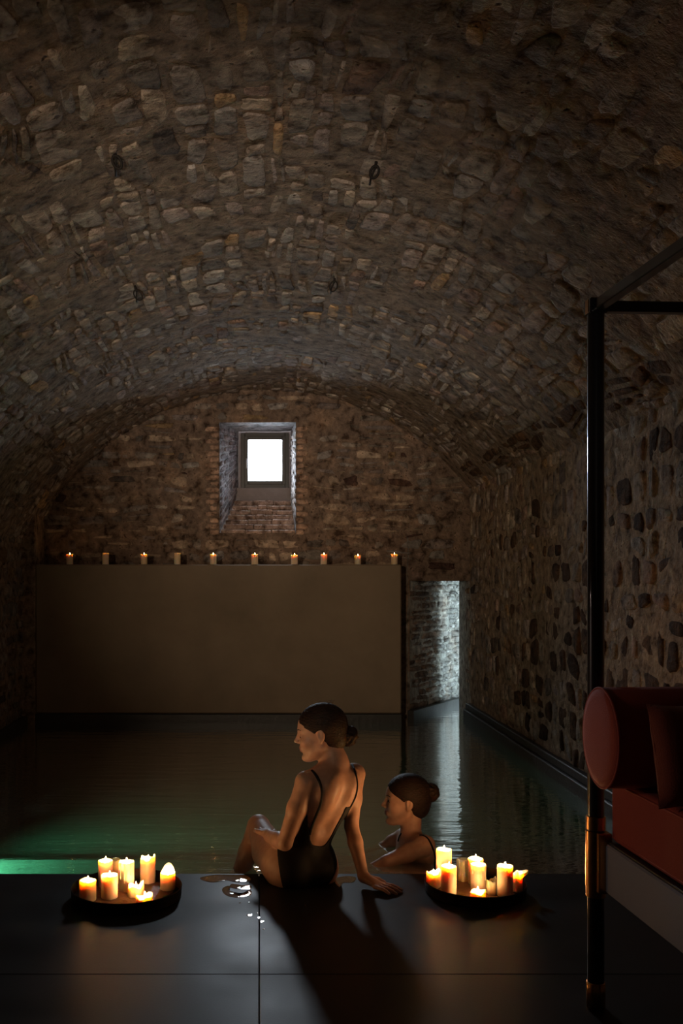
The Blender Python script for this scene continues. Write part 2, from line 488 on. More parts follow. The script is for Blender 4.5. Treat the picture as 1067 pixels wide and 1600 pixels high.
def lay(parent, fn, rects, height, tone, mat_, name='stone', maxn=300, rough=0.5, sink=0.03, flip=False):
    """the largest in the picture are parts of their own, the rest is one joined part"""
    items = []
    for r in rects:
        cu, cv = sum(q[0] for q in r) / 4, sum(q[1] for q in r) / 4
        p = fn(cu, cv, 0.0)
        corner = [proj(fn(a, b_, 0.0)) for a, b_ in r] if p[1] > 0.5 else [(-9e4, 0)] * 4
        px, py = proj(p) if p[1] > 0.5 else (-9e4, 0)
        ar = 0
        for i in range(4):
            ar += corner[i][0] * corner[(i + 1) % 4][1] - corner[(i + 1) % 4][0] * corner[i][1]
        vis = -30 < px < 1100 and -30 < py < 1630
        items.append((abs(ar) if vis else 0, r, cu, cv))
    items.sort(reverse=True)
    rest_v, rest_f, rest_c = [], [], []
    for i, (a, r, cu, cv) in enumerate(items):
        h = height(); V, F = stone_mesh(fn, r, h, sink, rough=rough)
        if flip: F = [q[::-1] for q in F]
        c = tone(cu, cv)
        if i < maxn and a > 30:
            obj(name, V, F, mat_, parent, True, c)
        else:
            n = len(rest_v); rest_v += V; rest_f += [tuple(x + n for x in q) for q in F]; rest_c += [c] * len(V)
    if rest_v:
        o = obj('small_' + name + 's', rest_v, rest_f, mat_, parent, True, np.array(rest_c)); tag(o, kind='stuff')


PAL = [(0.36, 0.31, 0.27), (0.31, 0.275, 0.25), (0.38, 0.32, 0.26), (0.33, 0.28, 0.265), (0.27, 0.235, 0.215), (0.40, 0.355, 0.31), (0.42, 0.29, 0.17), (0.30, 0.215, 0.18), (0.17, 0.145, 0.135), (0.37, 0.345, 0.33)]
PW = [5, 4, 4, 4, 3, 3, 1.2, 2, 1.2, 3]


def pick(rnd=RND, dark=1.0):
    c = rnd.choices(PAL, PW)[0]; k = rnd.uniform(0.75, 1.4) * dark
    return tuple(x * k for x in c)


# vault stones: courses run along the axis of the room
vf = lambda u, v, h=0.0: vault(v, u, h)       # u = depth, v = arc


def vtone(u, v):
    z = vault(v, u)[2]
    if v > 0 and abs(z - 2.44) < 0.055: return (0.105, 0.065, 0.04)
    return pick()


lay(ceiling, vf, courses(2.3, YB, AL * VR + 0.02, AR * VR - 0.02, (0.08, 0.15), (0.10, 0.36), random.Random(3), 0.018, 0.6, 0.08, 0.16), lambda: RND.uniform(0.001, 0.011), vtone, M['stone'], rough=0.9)


# right wall: pale mortar joints with dark stones low down, paler ones above and far back
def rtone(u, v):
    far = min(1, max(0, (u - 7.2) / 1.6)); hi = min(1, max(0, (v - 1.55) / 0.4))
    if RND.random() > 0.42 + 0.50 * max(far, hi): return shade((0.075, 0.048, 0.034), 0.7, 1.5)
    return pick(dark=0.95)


rr = random.Random(11)
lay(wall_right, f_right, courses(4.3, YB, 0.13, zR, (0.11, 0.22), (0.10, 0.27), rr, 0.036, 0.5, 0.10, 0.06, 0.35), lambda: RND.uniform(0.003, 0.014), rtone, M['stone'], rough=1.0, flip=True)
lay(wall_left, f_left, courses(6.8, YB, 0.0, zL, (0.10, 0.20), (0.15, 0.35), rr, 0.03), lambda: RND.uniform(0.005, 0.02), lambda u, v: pick(dark=0.6), M['stone'], maxn=60, rough=1.0)


# end wall: low flat stones, brick quoins beside the window
def free_back(r):
    u0, u1, v0, v1 = min(q[0] for q in r), max(q[0] for q in r), min(q[1] for q in r), max(q[1] for q in r); c, z = (u0 + u1) / 2, (v0 + v1) / 2
    if u1 > XR - 0.01 or u0 < XL + 0.01: return False
    if u1 > WIN[0] - 0.15 and u0 < WIN[1] + 0.13 and v1 > WIN[2] - 0.02 and v0 < WIN[3] + 0.02: return False
    if u1 > DOOR[0] - 0.02 and v0 < DOOR[3] + 0.02: return False
    if abs(c - VC) < VR and z > VZ + math.sqrt(max(0, VR ** 2 - (c - VC) ** 2)) - 0.02: return False
    return z > 1.47 or u0 > LEDGE_X1 + 0.02


def btone(u, v):
    if RND.random() < 0.07: return (0.085, 0.05, 0.042)
    if RND.random() < (0.45 if v < 2.4 else 0.2): return shade((0.43, 0.335, 0.255), 0.75, 1.2)
    return pick(dark=0.7)


rb = random.Random(23)
rects = [r for r in courses(XL, XR, 0.05, 3.3, (0.055, 0.125), (0.09, 0.36), rb, 0.03, 0.6, 0.12, 0.1) if free_back(r)]
lay(wall_back, f_back, rects, lambda: RND.uniform(0.003, 0.015), btone, M['stone'], maxn=300, rough=1.1)
bt = lambda u, v: shade((0.52, 0.35, 0.26), 0.75, 1.15)
qs = []
z = WIN[2] - 0.02; i = 0
while z < WIN[3] - 0.04:
    w = 0.15 if i % 2 else 0.10
    qs += [rect(WIN[0] - w, WIN[0] - 0.004, z, z + 0.050), rect(WIN[1] + 0.004, WIN[1] + w - 0.02, z, z + 0.050)]
    z += 0.062; i += 1
lay(wall_back, f_back, qs, lambda: RND.uniform(0.005, 0.014), bt, M['stone'], name='brick', rough=0.5)

# ------------------------------------------------------------------ window niche
YI = 10.32                                   # plane of the window frame
IN = (-0.225, 0.337, 2.27, 2.955)            # niche at the window plane


def quad_fn(a, b_, c, d, inward):
    """bilinear patch, u along a->b, v along a->d, in metres-free 0..1"""
    a, b_, c, d = map(Vector, (a, b_, c, d)); inward = Vector(inward)
    return lambda u, v, h=0.0: tuple((a * (1 - u) + b_ * u) * (1 - v) + (d * (1 - u) + c * u) * v + inward * h)


qL = quad_fn((WIN[0], YB, WIN[2]), (IN[0], YI, IN[2]), (IN[0], YI, IN[3]), (WIN[0], YB, WIN[3]), (1, -0.2, 0))
qR = quad_fn((WIN[1], YB, WIN[2]), (IN[1], YI, IN[2]), (IN[1], YI, IN[3]), (WIN[1], YB, WIN[3]), (-1, 0, 0))
qT = quad_fn((WIN[0], YB, WIN[3]), (WIN[1], YB, WIN[3]), (IN[1], YI, IN[3]), (IN[0], YI, IN[3]), (0, 0, -1))
qB = quad_fn((WIN[0], YB, WIN[2] - 0.03), (WIN[1], YB, WIN[2] - 0.03), (IN[1], YI, IN[2] - 0.03), (IN[0], YI, IN[2] - 0.03), (0, 0, 1))
niche = empty('window_niche', (0, YB, WIN[2])); tag(niche, 'deep splayed window niche of brick with a stepped sill', None, None, 'structure')
niche.location = (0, 0, 0)
for nm, q, mt in (('reveal', qL, 'niche_mortar'), ('reveal', qR, 'niche_mortar'), ('niche_soffit', qT, 'niche_mortar'), ('sill_bed', qB, 'wall_mortar')):
    V, F = gridmesh(q, lin(0, 1, 0.08), lin(0, 1, 0.08), 0.006, 6, 2.2); obj(nm, V, F, M[mt], niche)
br = []
for j in range(15):
    o = 0.5 * (j % 2) * 0.45
    for k in range(3):
        u0, u1 = max(0.03, k * 0.45 - o + 0.02), min(0.97, k * 0.45 - o + 0.43)
        if u1 - u0 > 0.1: br.append(rect(u0, u1, 0.03 + j * 0.063, 0.03 + j * 0.063 + 0.048))
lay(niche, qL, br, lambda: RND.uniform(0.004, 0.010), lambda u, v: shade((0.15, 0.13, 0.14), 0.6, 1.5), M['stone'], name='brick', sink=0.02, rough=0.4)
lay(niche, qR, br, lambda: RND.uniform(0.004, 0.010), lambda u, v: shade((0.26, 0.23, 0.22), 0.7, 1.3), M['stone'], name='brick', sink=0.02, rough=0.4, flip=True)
# stepped sill: rows of thin bricks, each row split into three
ns = 7
for j in range(ns):
    t0, t1 = j / (ns + 1.6), (j + 1.25) / (ns + 1.6)
    y0, y1 = YB + (YI - YB) * t0 + 0.005, YB + (YI - YB) * t1
    zt = WIN[2] + (IN[2] - WIN[2]) * (j + 0.6) / (ns + 0.9)
    xa = WIN[0] + (IN[0] - WIN[0]) * t0 + 0.012; xb = WIN[1] + (IN[1] - WIN[1]) * t0 - 0.006
    cuts = [xa + (xb - xa) * q for q in (0, 0.33 + 0.1 * (j % 2), 0.68 - 0.1 * (j % 2), 1)]
    for k in range(3):
        jz = RND.uniform(-0.006, 0.006)
        MB().box((cuts[k] + 0.002, y0 + RND.uniform(-0.008, 0.008), zt - 0.050), (cuts[k + 1] - 0.002, y1, zt + jz), 0.008).build('sill_brick', M['stone'], niche, True, shade((0.44, 0.32, 0.27), 0.8, 1.15))
MB().box((IN[0] - 0.03, YI - 0.06, IN[2] - 0.12), (IN[1] + 0.03, YI + 0.1, 2.345), 0.008).build('sill_plaster', M['plaster'], niche)

win = empty('window_1', (0.06, YI, 2.345)); win.location = (0, 0, 0)
tag(win, 'small square window with dark frame glowing white with daylight', None, None, 'structure')
fx0, fx1, fz0, fz1 = -0.195, 0.318, 2.345, 2.935


def ring(x0, x1, z0, z1, t, y0, y1, mt, nm, par):
    mb = MB()
    mb.box((x0, y0, z0), (x0 + t, y1, z1), 0.003).box((x1 - t, y0, z0), (x1, y1, z1), 0.003)
    mb.box((x0 + t, y0, z0), (x1 - t, y1, z0 + t), 0.003).box((x0 + t, y0, z1 - t), (x1 - t, y1, z1), 0.003)
    return mb.build(nm, mt, par)


ring(IN[0] - 0.03, IN[1] + 0.03, 2.325, IN[3] + 0.03, 0.06, YI + 0.005, YI + 0.05, M['plaster'], 'plaster_surround', win)
ring(fx0, fx1, fz0, fz1, 0.042, YI - 0.02, YI + 0.06, M['frame_dark'], 'window_frame', win)
sash = ring(fx0 + 0.036, fx1 - 0.036, fz0 + 0.036, fz1 - 0.036, 0.038, YI - 0.032, YI + 0.04, M['frame_dark'], 'sash', win)
hb = MB().box((fx0 + 0.05, YI - 0.045, 2.60), (fx0 + 0.066, YI - 0.031, 2.66), 0.003).box((fx0 + 0.052, YI - 0.06, 2.55), (fx0 + 0.064, YI - 0.045, 2.65), 0.003)
hb.build('handle', simple('handle_grey', (0.25, 0.25, 0.26), 0.4, 0.6), sash)
MB().box((fx0 + 0.07, YI + 0.0, fz0 + 0.07), (fx1 - 0.07, YI + 0.006, fz1 - 0.07)).build('pane', M['glass'], win)
# outer shaft so that daylight comes only through the window
mb = MB()
mb.box((-0.62, YI + 0.05, 2.0), (-0.50, 11.2, 3.6)).box((0.62, YI + 0.05, 2.0), (0.74, 11.2, 3.6))
mb.box((-0.62, YI + 0.05, 3.5), (0.74, 11.2, 3.6)).box((-0.62, YI + 0.05, 1.9), (0.74, 11.2, 2.0))
mb.box((-1.5, YI + 0.02, 1.6), (IN[0], YI + 0.08, 3.7)).box((IN[1], YI + 0.02, 1.6), (1.5, YI + 0.08, 3.7)).box((IN[0], YI + 0.02, IN[3]), (IN[1], YI + 0.08, 3.7)).box((IN[0], YI + 0.02, 1.6), (IN[1], YI + 0.08, 2.33))
tag(mb.build('outer_wall', M['plaster']), 'outer masonry around the window', None, None, 'structure')

# ------------------------------------------------------------------ ledge wall, passage, kerbs
lb = MB().box((LEDGE_X0, LEDGE_Y, 0.055), (LEDGE_X1, YB + 0.02, LEDGE_Z), 0.012)
ledge = lb.build('wall_ledge', M['microcement']); tag(ledge, 'plain brown cement wall whose top carries ten candles', None, None, 'structure')
MB().box((LEDGE_X0 - 0.02, LEDGE_Y - 0.012, -1.1), (LEDGE_X1 + 0.004, YB, 0.05), 0.006).build('plinth', M['kerb'], ledge)
tag(MB().box((XL - 0.02, LEDGE_Y - 0.02, -1.1), (LEDGE_X0 + 0.001, YB, 2.6), 0.01).build('wall_pier', M['wall_mortar'], None, False), 'dark pier between the side wall and the cement wall', None, None, 'structure')

pas = empty('wall_passage'); tag(pas, 'low flooded passage with a splayed stone wall lit by cold daylight', None, None, 'structure')
pA, pB = (DOOR[0] - 0.03, YB - 0.02), (2.75, 11.62)
qp = quad_fn((pA[0], pA[1], -0.9), (pB[0], pB[1], -0.9), (pB[0], pB[1], 1.8), (pA[0], pA[1], 1.8), (0.84, -0.54, 0))
V, F = gridmesh(qp, lin(0, 1, 0.025), lin(0, 1, 0.022), 0.02, 5, 4.4); obj('splayed_wall', V, F, M['pale_mortar'], pas)
rp = random.Random(5); rc = []
for r in courses(0.0, 1.0, 0.34, 0.97, (0.020, 0.030), (0.05, 0.16), rp, 0.006):
    if min(q[0] for q in r) > 0.0 and max(q[0] for q in r) < 1.0: rc.append(r)
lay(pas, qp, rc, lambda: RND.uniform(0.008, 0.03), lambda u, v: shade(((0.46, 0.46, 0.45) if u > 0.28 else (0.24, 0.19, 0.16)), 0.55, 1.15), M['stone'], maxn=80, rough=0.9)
mb = MB()
mb.box((pA[0] - 0.4, YB + 0.03, DOOR[3]), (4.6, 13.0, DOOR[3] + 0.5))                # soffit
mb.box((XR, YB - 0.02, -1.2), (XR + 0.10, 10.33, DOOR[3] + 0.3))                       # right jamb, thickness of the wall
mb.box((XR + 0.08, 9.0, -1.2), (4.6, 9.15, DOOR[3] + 0.5)); mb.box((XR + 0.06, 9.0, DOOR[3]), (4.6, 9.9, DOOR[3] + 0.5)); mb.box((XR + 0.03, 9.0, -1.2), (XR + 0.1, YB, DOOR[3] + 0.4))
mb.box((pB[0] - 0.05, pB[1] - 0.05, -1.2), (4.6, 12.2, DOOR[3] + 0.5)); mb.box((4.4, 9.0, -1.2), (4.6, 12.2, DOOR[3] + 0.5))
mb.build('passage_shell', M['pale_mortar'], pas)
kv = quad_fn((pA[0], pA[1] - 0.03, -0.9), (pB[0], pB[1] - 0.03, -0.9), (pB[0], pB[1] - 0.03, 0.035), (pA[0], pA[1] - 0.03, 0.035), (0.84, -0.54, 0))
ky = [kv(0, 0, 0), kv(1, 0, 0), kv(1, 1, 0), kv(0, 1, 0), kv(0, 0, 0.07), kv(1, 0, 0.07), kv(1, 1, 0.07), kv(0, 1, 0.07)]
obj('kerb', ky, [(4, 5, 6, 7), (7, 6, 2, 3), (0, 1, 5, 4), (0, 4, 7, 3), (1, 2, 6, 5)], M['kerb'], pas, False)

kb = MB().box((XR - 0.07, YE, -1.1), (XR + 0.03, YB, 0.045), 0.006).box((XR - 0.045, YE, 0.045), (XR + 0.03, YB, 0.105), 0.006)
tag(kb.build('baseboard_right', M['kerb']), 'dark kerb along the foot of the stone side wall', None, None, 'structure')
kb = MB().box((XL - 0.03, YE, -1.1), (XL + 0.06, YB, 0.03), 0.006)
tag(kb.build('baseboard_left', M['kerb']), 'dark kerb along the foot of the left wall', None, None, 'structure')

# ------------------------------------------------------------------ deck and pool
floor = struct('floor', *MB().box((XL - 0.1, YF - 0.1, -0.25), (XR + 0.1, YE - 0.004, -0.012)).__dict__.values(), simple('grout', (0.008, 0.008, 0.008), 0.9), False, label='dark deck of large tiles before the pool')
ys = [YE, YE - 1.14, YE - 2.28, YE - 3.42, YE - 4.56, YF]
xs = [XL - 0.05, 0.0, XR + 0.05]
for j in range(5):
    for i in range(2):
        MB().box((xs[i] + 0.0018, ys[j + 1] + 0.0018, -0.02), (xs[i + 1] - 0.0018, ys[j] - 0.0018, 0.0), 0.0015).build('floor_tile', M['deck_tile'], floor)
pb = MB().box((XL - 0.1, YE - 0.05, -1.3), (XR + 0.1, 13.0, -0.85)).box((XL - 0.1, YE - 0.2, -1.3), (XR + 0.1, YE - 0.006, -0.02))
pb.box((XL, YE - 0.01, -1.1), (XR, YE + 0.76, -0.42), 0.01)
basin = pb.build('pool_basin', M['pool']); tag(basin, 'pool basin with an underwater step', None, None, 'structure')
V = []; F = []
wu, wv = lin(XL - 0.05, 4.4, 0.5), lin(YE - 0.002, 12.4, 0.5)
for y in wv:
    for x in wu: V.append((x, y, ZW))
for j in range(len(wv) - 1):
    for i in range(len(wu) - 1):
        F.append((j * len(wu) + i, j * len(wu) + i + 1, (j + 1) * len(wu) + i + 1, (j + 1) * len(wu) + i))
tag(obj('pool_water', V, F, M['water']), 'dark rippled pool water reflecting the cement wall', 'water', None, 'stuff')

# wet film and drops on the deck by the seated woman
def puddle(name, pts_px, label, z=0.0012, wob=0.0):
    pts = []
    for (x, y) in pts_px:
        d = CAMZ * FPX / (y - PY0); pts.append(((x - PX0) / FPX * d, d))
    # smooth closed outline
    P = pts; Q = []
    n = len(P)
    for i in range(n):
        p0, p1, p2, p3 = P[i - 1], P[i], P[(i + 1) % n], P[(i + 2) % n]
        for t in (0, 0.25, 0.5, 0.75):
            Q.append(tuple(0.5 * (2 * p1[k] + (p2[k] - p0[k]) * t + (2 * p0[k] - 5 * p1[k] + 4 * p2[k] - p3[k]) * t * t + (3 * p1[k] - p0[k] - 3 * p2[k] + p3[k]) * t ** 3) for k in (0, 1)))
    c = (sum(q[0] for q in Q) / len(Q), sum(q[1] for q in Q) / len(Q))
    V = []; F = []; m_ = len(Q)
    for s, h in ((1.0, 0.0002), (0.965, z * 0.8), (0.8, z)):
        for q in Q: V.append((c[0] + (q[0] - c[0]) * s, c[1] + (q[1] - c[1]) * s, h))
    for r in range(2):
        for k in range(m_): F.append((r * m_ + k, r * m_ + (k + 1) % m_, (r + 1) * m_ + (k + 1) % m_, (r + 1) * m_ + k))
    F.append(tuple(2 * m_ + k for k in range(m_)))
    area = sum(Q[i][0] * Q[(i + 1) % m_][1] - Q[(i + 1) % m_][0] * Q[i][1] for i in range(m_))
    if area < 0: F = [f[::-1] for f in F]
    o = obj(name, V, F, M['puddle'], None, True); tag(o, label, 'puddle', 'water spilled on the deck'); return o


puddle('puddle', [(312, 1372), (335, 1367), (362, 1367), (385, 1368), (391, 1376), (372, 1379), (352, 1376), (330, 1379)], 'splash of water at the deck edge left of the seated woman')
puddle('puddle', [(347, 1392), (350, 1386), (358, 1384), (357, 1391), (368, 1395), (382, 1396), (392, 1391), (391, 1399), (372, 1403), (355, 1400)], 'curved wet ring on the deck before the seated woman\'s shin')
puddle('puddle', [(362, 1381), (380, 1383), (392, 1383), (391, 1390), (376, 1390), (360, 1387)], 'small wet patch inside the curved wet ring')
puddle('puddle', [(522, 1374), (540, 1369), (556, 1371), (552, 1379), (536, 1380), (530, 1386)], 'wet patch between the seated woman\'s hip and her planted arm')
for (x, y, r, lab) in ((390, 1430, 5, 'largest bright water drop on the deck left of the tile joint'), (404, 1434, 3.5, 'water drop lying on the tile joint'), (409, 1440, 4, 'bright water drop just right of the tile joint'),
                       (375, 1411, 1.6, 'tiny water drop nearest the curved wet ring'), (389, 1410, 1.8, 'tiny water drop between wet ring and tile joint'), (412, 1452, 2.2, 'water drop closest to the viewer by the woman\'s shadow'), (402, 1427, 2, 'tiny water drop on the joint above the other drops')):
    puddle('water_drop', [(x - r, y), (x, y - r * 0.5), (x + r, y - r * 0.2), (x, y + r * 0.5)], lab, 0.0012)

# ------------------------------------------------------------------ candles and trays
flame_prof = [(0.0012, 0.0), (0.0038, 0.004), (0.0050, 0.009), (0.0044, 0.015), (0.0026, 0.022), (0.0010, 0.028), (0.0003, 0.031)]


def candle(loc, r, h, label, group, seed, style='flat', lit=True, flame=1.0, dim=False, parent=None, n=28):
    """pillar candle: wax body with melted crater and rim, wick, flame"""
    rnd = random.Random(seed)
    t = empty('pillar_candle', loc); tag(t, label, 'candle', group)
    cd = min(0.020, h * 0.4); ph = rnd.uniform(0, 6.28); tilt = rnd.uniform(0, 6.28)

    def top(a):
        if style == 'flat': return 0.0015 * math.sin(3 * a + ph)
        if style == 'ragged': return h * (0.05 * math.sin(2 * a + ph) + 0.04 * math.sin(5 * a)) + 0.012 * max(0, math.cos(a - 0.2)) ** 3
        if style == 'peak': return 0.036 * max(0.0, math.cos(a - 1.5)) ** 2 - 0.002
        if style == 'broken': return h * (0.30 * max(0, math.cos(a - 0.3)) ** 2 + 0.16 * math.sin(3 * a + ph) - 0.12)
        if style == 'horn': return h * (0.22 * max(0, math.cos(a - 0.0)) ** 6 + 0.30 * max(0, math.cos(a + 1.9)) ** 8 + 0.05 * math.sin(3 * a + ph))
        return 0.0

    prof = [(r * 0.985, 0.0), (r, 0.004), (r, h * 0.25), (r, h * 0.5), (r, h * 0.75), (r, h - 0.006), (r * 0.97, h - 0.001), (r * 0.92, h), (r * 0.86, h - 0.004), (r * 0.74, h - cd * 0.8), (r * 0.4, h - cd), (r * 0.02, h - cd)]

    def jit(rr, z, a, i):
        k = max(0.0, min(1.0, (z - h * 0.5) / (h * 0.5)))
        w = (rr / r) if i > 7 else 1.0
        zz = z + top(a) * k ** 2 * w ** 1.5
        d = 0.0
        if style in ('ragged', 'broken', 'horn'): d = 0.0020 * math.sin(5 * a + ph) + 0.0012 * math.sin(9 * a + z * 60)
        if style == 'horn' and i in (5, 6, 7): d += 0.030 * max(0, math.cos(a)) ** 8
        if style == 'drip': d = 0.0016 * max(0, math.sin(7 * a + ph)) + 0.0016 * math.sin(3 * a)
        return max(rr + d * min(1, rr / r * 1.2), 0.0004), zz

    mb = MB().lathe(prof, n=n, jit=jit)
    body = mb.build('wax_body', M['wax'], t); smooth_by_angle(body, 60)
    if style == 'drip':
        for k in range(3):
            a = -1.57 + (k - 1) * 0.9 + rnd.uniform(-0.2, 0.2); L = h * rnd.uniform(0.3, 0.8)
            pts = [(math.cos(a) * (r + 0.0005), math.sin(a) * (r + 0.0005), h - 0.004 - L * q) for q in (0, 0.3, 0.6, 0.85, 1)]
            o = MB().tube(pts, [0.003, 0.003, 0.0032, 0.005, 0.0028], 8).build('wax_drip', M['wax'], t, True)
    MB().tube([(0, 0, h - cd - 0.003), (0.0006, 0, h - cd + 0.003), (0.0014, 0, h - cd + 0.008)], 0.0012, 6).build('wick', M['wick'], t, True)
    if lit:
        s = flame
        mb = MB().lathe([(a * s, b_ * s) for a, b_ in flame_prof], (0.0014, 0, h - cd + 0.006), 10)
        mb.build('flame', M['flame_dim'] if dim else M['flame'], t, True)
    return t


ORD = ['leftmost', 'second from left', 'third from left', 'fourth from left', 'fifth from left', 'sixth from left', 'seventh from left', 'eighth from left', 'ninth from left', 'rightmost']
for i, (px, lit, top) in enumerate(((109, 1, 866), (165, 0, 864), (225, 1, 866), (277, 0, 864), (333, 1, 866), (398, 1, 866), (460, 1, 867), (506, 1, 866), (559, 1, 868), (616, 1, 866))):
    x = (px - PX0) / FPX * 9.44
    candle((x, 9.44, LEDGE_Z), 0.0325, 1.4 + (900 - top) / FPX * 9.44 - LEDGE_Z, ('lit' if lit else 'burnt-down') + ' pillar candle on the cement ledge, ' + ORD[i], 'ten candles along the cement ledge', 40 + i, 'flat', True, 1.0 if lit else 0.45, dim=True, n=20)


def tray(cx, cy, r, h, label, n=56):
    t = empty('round_tray', (cx, cy, 0)); tag(t, label, 'tray', 'round candle trays')
    MB().lathe([(r * 0.2, 0.0), (r * 0.96, 0.0), (r * 0.985, 0.004), (r * 0.985, 0.008), (r * 0.2, 0.008)], n=n).build('base_plate', M['tray'], t, True)
    p = [(r * 0.975, 0.006), (r * 0.992, 0.006), (r * 0.998, h - 0.003), (r * 1.004, h), (r * 0.996, h + 0.003), (r * 0.985, h), (r * 0.975, 0.006)]
    o = MB().lathe(p, n=n, cap=False).build('rim', M['tray'], t, True); smooth_by_angle(o, 50)
    # spilled wax on the plate
    rnd = random.Random(int(cx * 100)); V = []; F = []
    for k in range(40):
        a = 2 * math.pi * k / 40; q = r * (0.80 + 0.08 * math.sin(3 * a + cx) + 0.05 * math.sin(7 * a))
        V += [(q * math.cos(a), q * math.sin(a), 0.0082), (q * 0.93 * math.cos(a), q * 0.93 * math.sin(a), 0.0105)]
    V.append((0, 0, 0.011))
    for k in range(40):
        j = (k + 1) % 40
        F += [(2 * k, 2 * j, 2 * j + 1, 2 * k + 1), (2 * k + 1, 2 * j + 1, 80)]
    obj('spilled_wax', V, F, M['wax_floor'], t)
    return t


M['wax_floor'] = simple('wax_floor', (0.22, 0.12, 0.07), 0.5, 0, 0.6, 45)
tray(-0.578, 4.19, 0.24, 0.048, 'shallow black round tray holding nine candles on the left')
tray(0.955, 4.25, 0.221, 0.048, 'shallow black round tray holding ten candles beside the woman in the water')
LT = [(137, 4.12, 0.036, 0.085, 'flat', 1, 'lit short pillar candle at the left edge of the left tray'),
      (164.7, 4.31, 0.033, 0.113, 'flat', 1, 'lit tall pillar candle at the back left of the left tray'),
      (171, 4.153, 0.036, 0.097, 'flat', 1, 'lit pillar candle standing in front of the back left candle, left tray'),
      (197.5, 4.246, 0.0335, 0.127, 'drip', 1, 'lit tall dripping pillar candle in the middle of the left tray'),
      (180.5, 4.352, 0.024, 0.105, 'flat', 0, 'thin unlit candle half hidden behind the middle candle, left tray'),
      (231, 4.36, 0.0335, 0.110, 'ragged', 1, 'candle with ragged melted top at the back right of the left tray'),
      (262, 4.264, 0.0335, 0.074, 'peak', 1, 'cracked candle with a pointed wax peak at the right of the left tray'),
      (212, 4.17, 0.035, 0.048, 'broken', 1, 'low broken candle at the front middle of the left tray'),
      (226, 4.065, 0.036, 0.036, 'broken', 1, 'lowest collapsed candle stub at the front rim of the left tray')]
for i, (px, d, r, h, st, lit, lab) in enumerate(LT):
    candle(((px - PX0) / FPX * d, d, 0.011), r, h, lab, 'candles on the left tray', 60 + i, st, bool(lit), 0.85 if st in ('broken', 'ragged', 'peak') else 1.0)
RT = [(693.5, 4.365, 0.035, 0.147, 'flat', 1, 'tallest lit pillar candle at the back left of the right tray'),
      (701, 4.204, 0.034, 0.120, 'flat', 1, 'lit pillar candle at the front left of the right tray'),
      (723, 4.385, 0.026, 0.097, 'drip', 0, 'narrow fluted candle at the back of the right tray'),
      (743, 4.345, 0.0345, 0.112, 'flat', 1, 'lit candle at the back middle, behind another candle, right tray'),
      (747.5, 4.262, 0.034, 0.110, 'drip', 1, 'lit candle standing in the middle of the right tray'),
      (789, 4.178, 0.0345, 0.129, 'flat', 1, 'lit tall pillar candle at the front right of the right tray'),
      (808, 4.235, 0.023, 0.078, 'horn', 1, 'melted candle with horn-like wax spikes at the right edge of the right tray'),
      (677, 4.29, 0.030, 0.066, 'ragged', 1, 'glowing melted candle at the left edge of the right tray'),
      (746, 4.130, 0.033, 0.034, 'broken', 1, 'low collapsed candle at the front rim of the right tray'),
      (768, 4.200, 0.020, 0.058, 'ragged', 0, 'small leaning candle stub beside the front right candle, right tray')]
for i, (px, d, r, h, st, lit, lab) in enumerate(RT):
    candle(((px - PX0) / FPX * d, d, 0.011), r, h, lab, 'candles on the right tray', 80 + i, st, bool(lit), 0.85 if st in ('broken', 'ragged', 'horn') else 1.0)

# ------------------------------------------------------------------ ceiling hooks
def on_vault(px, py):
    dx, dz = (px - PX0) / FPX, -(py - PY0) / FPX
    lo, hi = 0.5, 12
    for _ in range(60):
        m_ = (lo + hi) / 2; x = dx * m_; z = CAMZ + dz * m_
        if (x - VC) ** 2 + (z - VZ) ** 2 < VR ** 2: lo = m_
        else: hi = m_
    return Vector((dx * lo, lo, CAMZ + dz * lo))


for (px, py, lab) in ((178, 236, 'rusty iron ring hook in the vault above left'), (588, 252, 'rusty iron ring hook in the vault above right of centre'),
                      (211, 448, 'thin wire loop hanging from the vault far left'), (523, 434, 'thin wire loop hanging from the vault near its middle')):
    p = on_vault(px, py); e = empty('ceiling_hook', p); tag(e, lab, 'hook', 'iron hooks in the vault')
    big = 1.0 if py < 300 else 1.25
    nrm = (Vector((VC, p.y, VZ)) - p).normalized()
    rr_ = 0.021 * big
    pts = [nrm * (0.028 + rr_ + rr_ * 1.15 * math.cos(a)) + Vector((rr_ * 0.9 * math.sin(a), 0.01 * math.cos(a), 0)) for a in np.linspace(0, 2 * math.pi, 20)[:-1]]
    MB().tube(pts, 0.006 if py < 300 else 0.0045, 8, True).build('ring', M['iron'], e, True)
    MB().tube([-nrm * 0.03, nrm * 0.02, nrm * 0.034], 0.007, 8).build('shank', M['iron'], e, True)
    MB().tube([nrm * 0.03, nrm * 0.05 + Vector((-0.012, 0.03, -0.01)), nrm * 0.045 + Vector((-0.014, 0.075, -0.03))], 0.005, 8).build('wire_tail', M['iron'], e, True)

# ------------------------------------------------------------------ canopy daybed
BX, BY = 1.09, 3.11                     # far left post
bed = empty('canopy_daybed', (BX, BY, 0), R2(3.0)); tag(bed, 'black canopy daybed with brass fittings and red velvet upholstery', 'daybed')
BW_, BL = 1.00, 1.95
PR = 0.0265


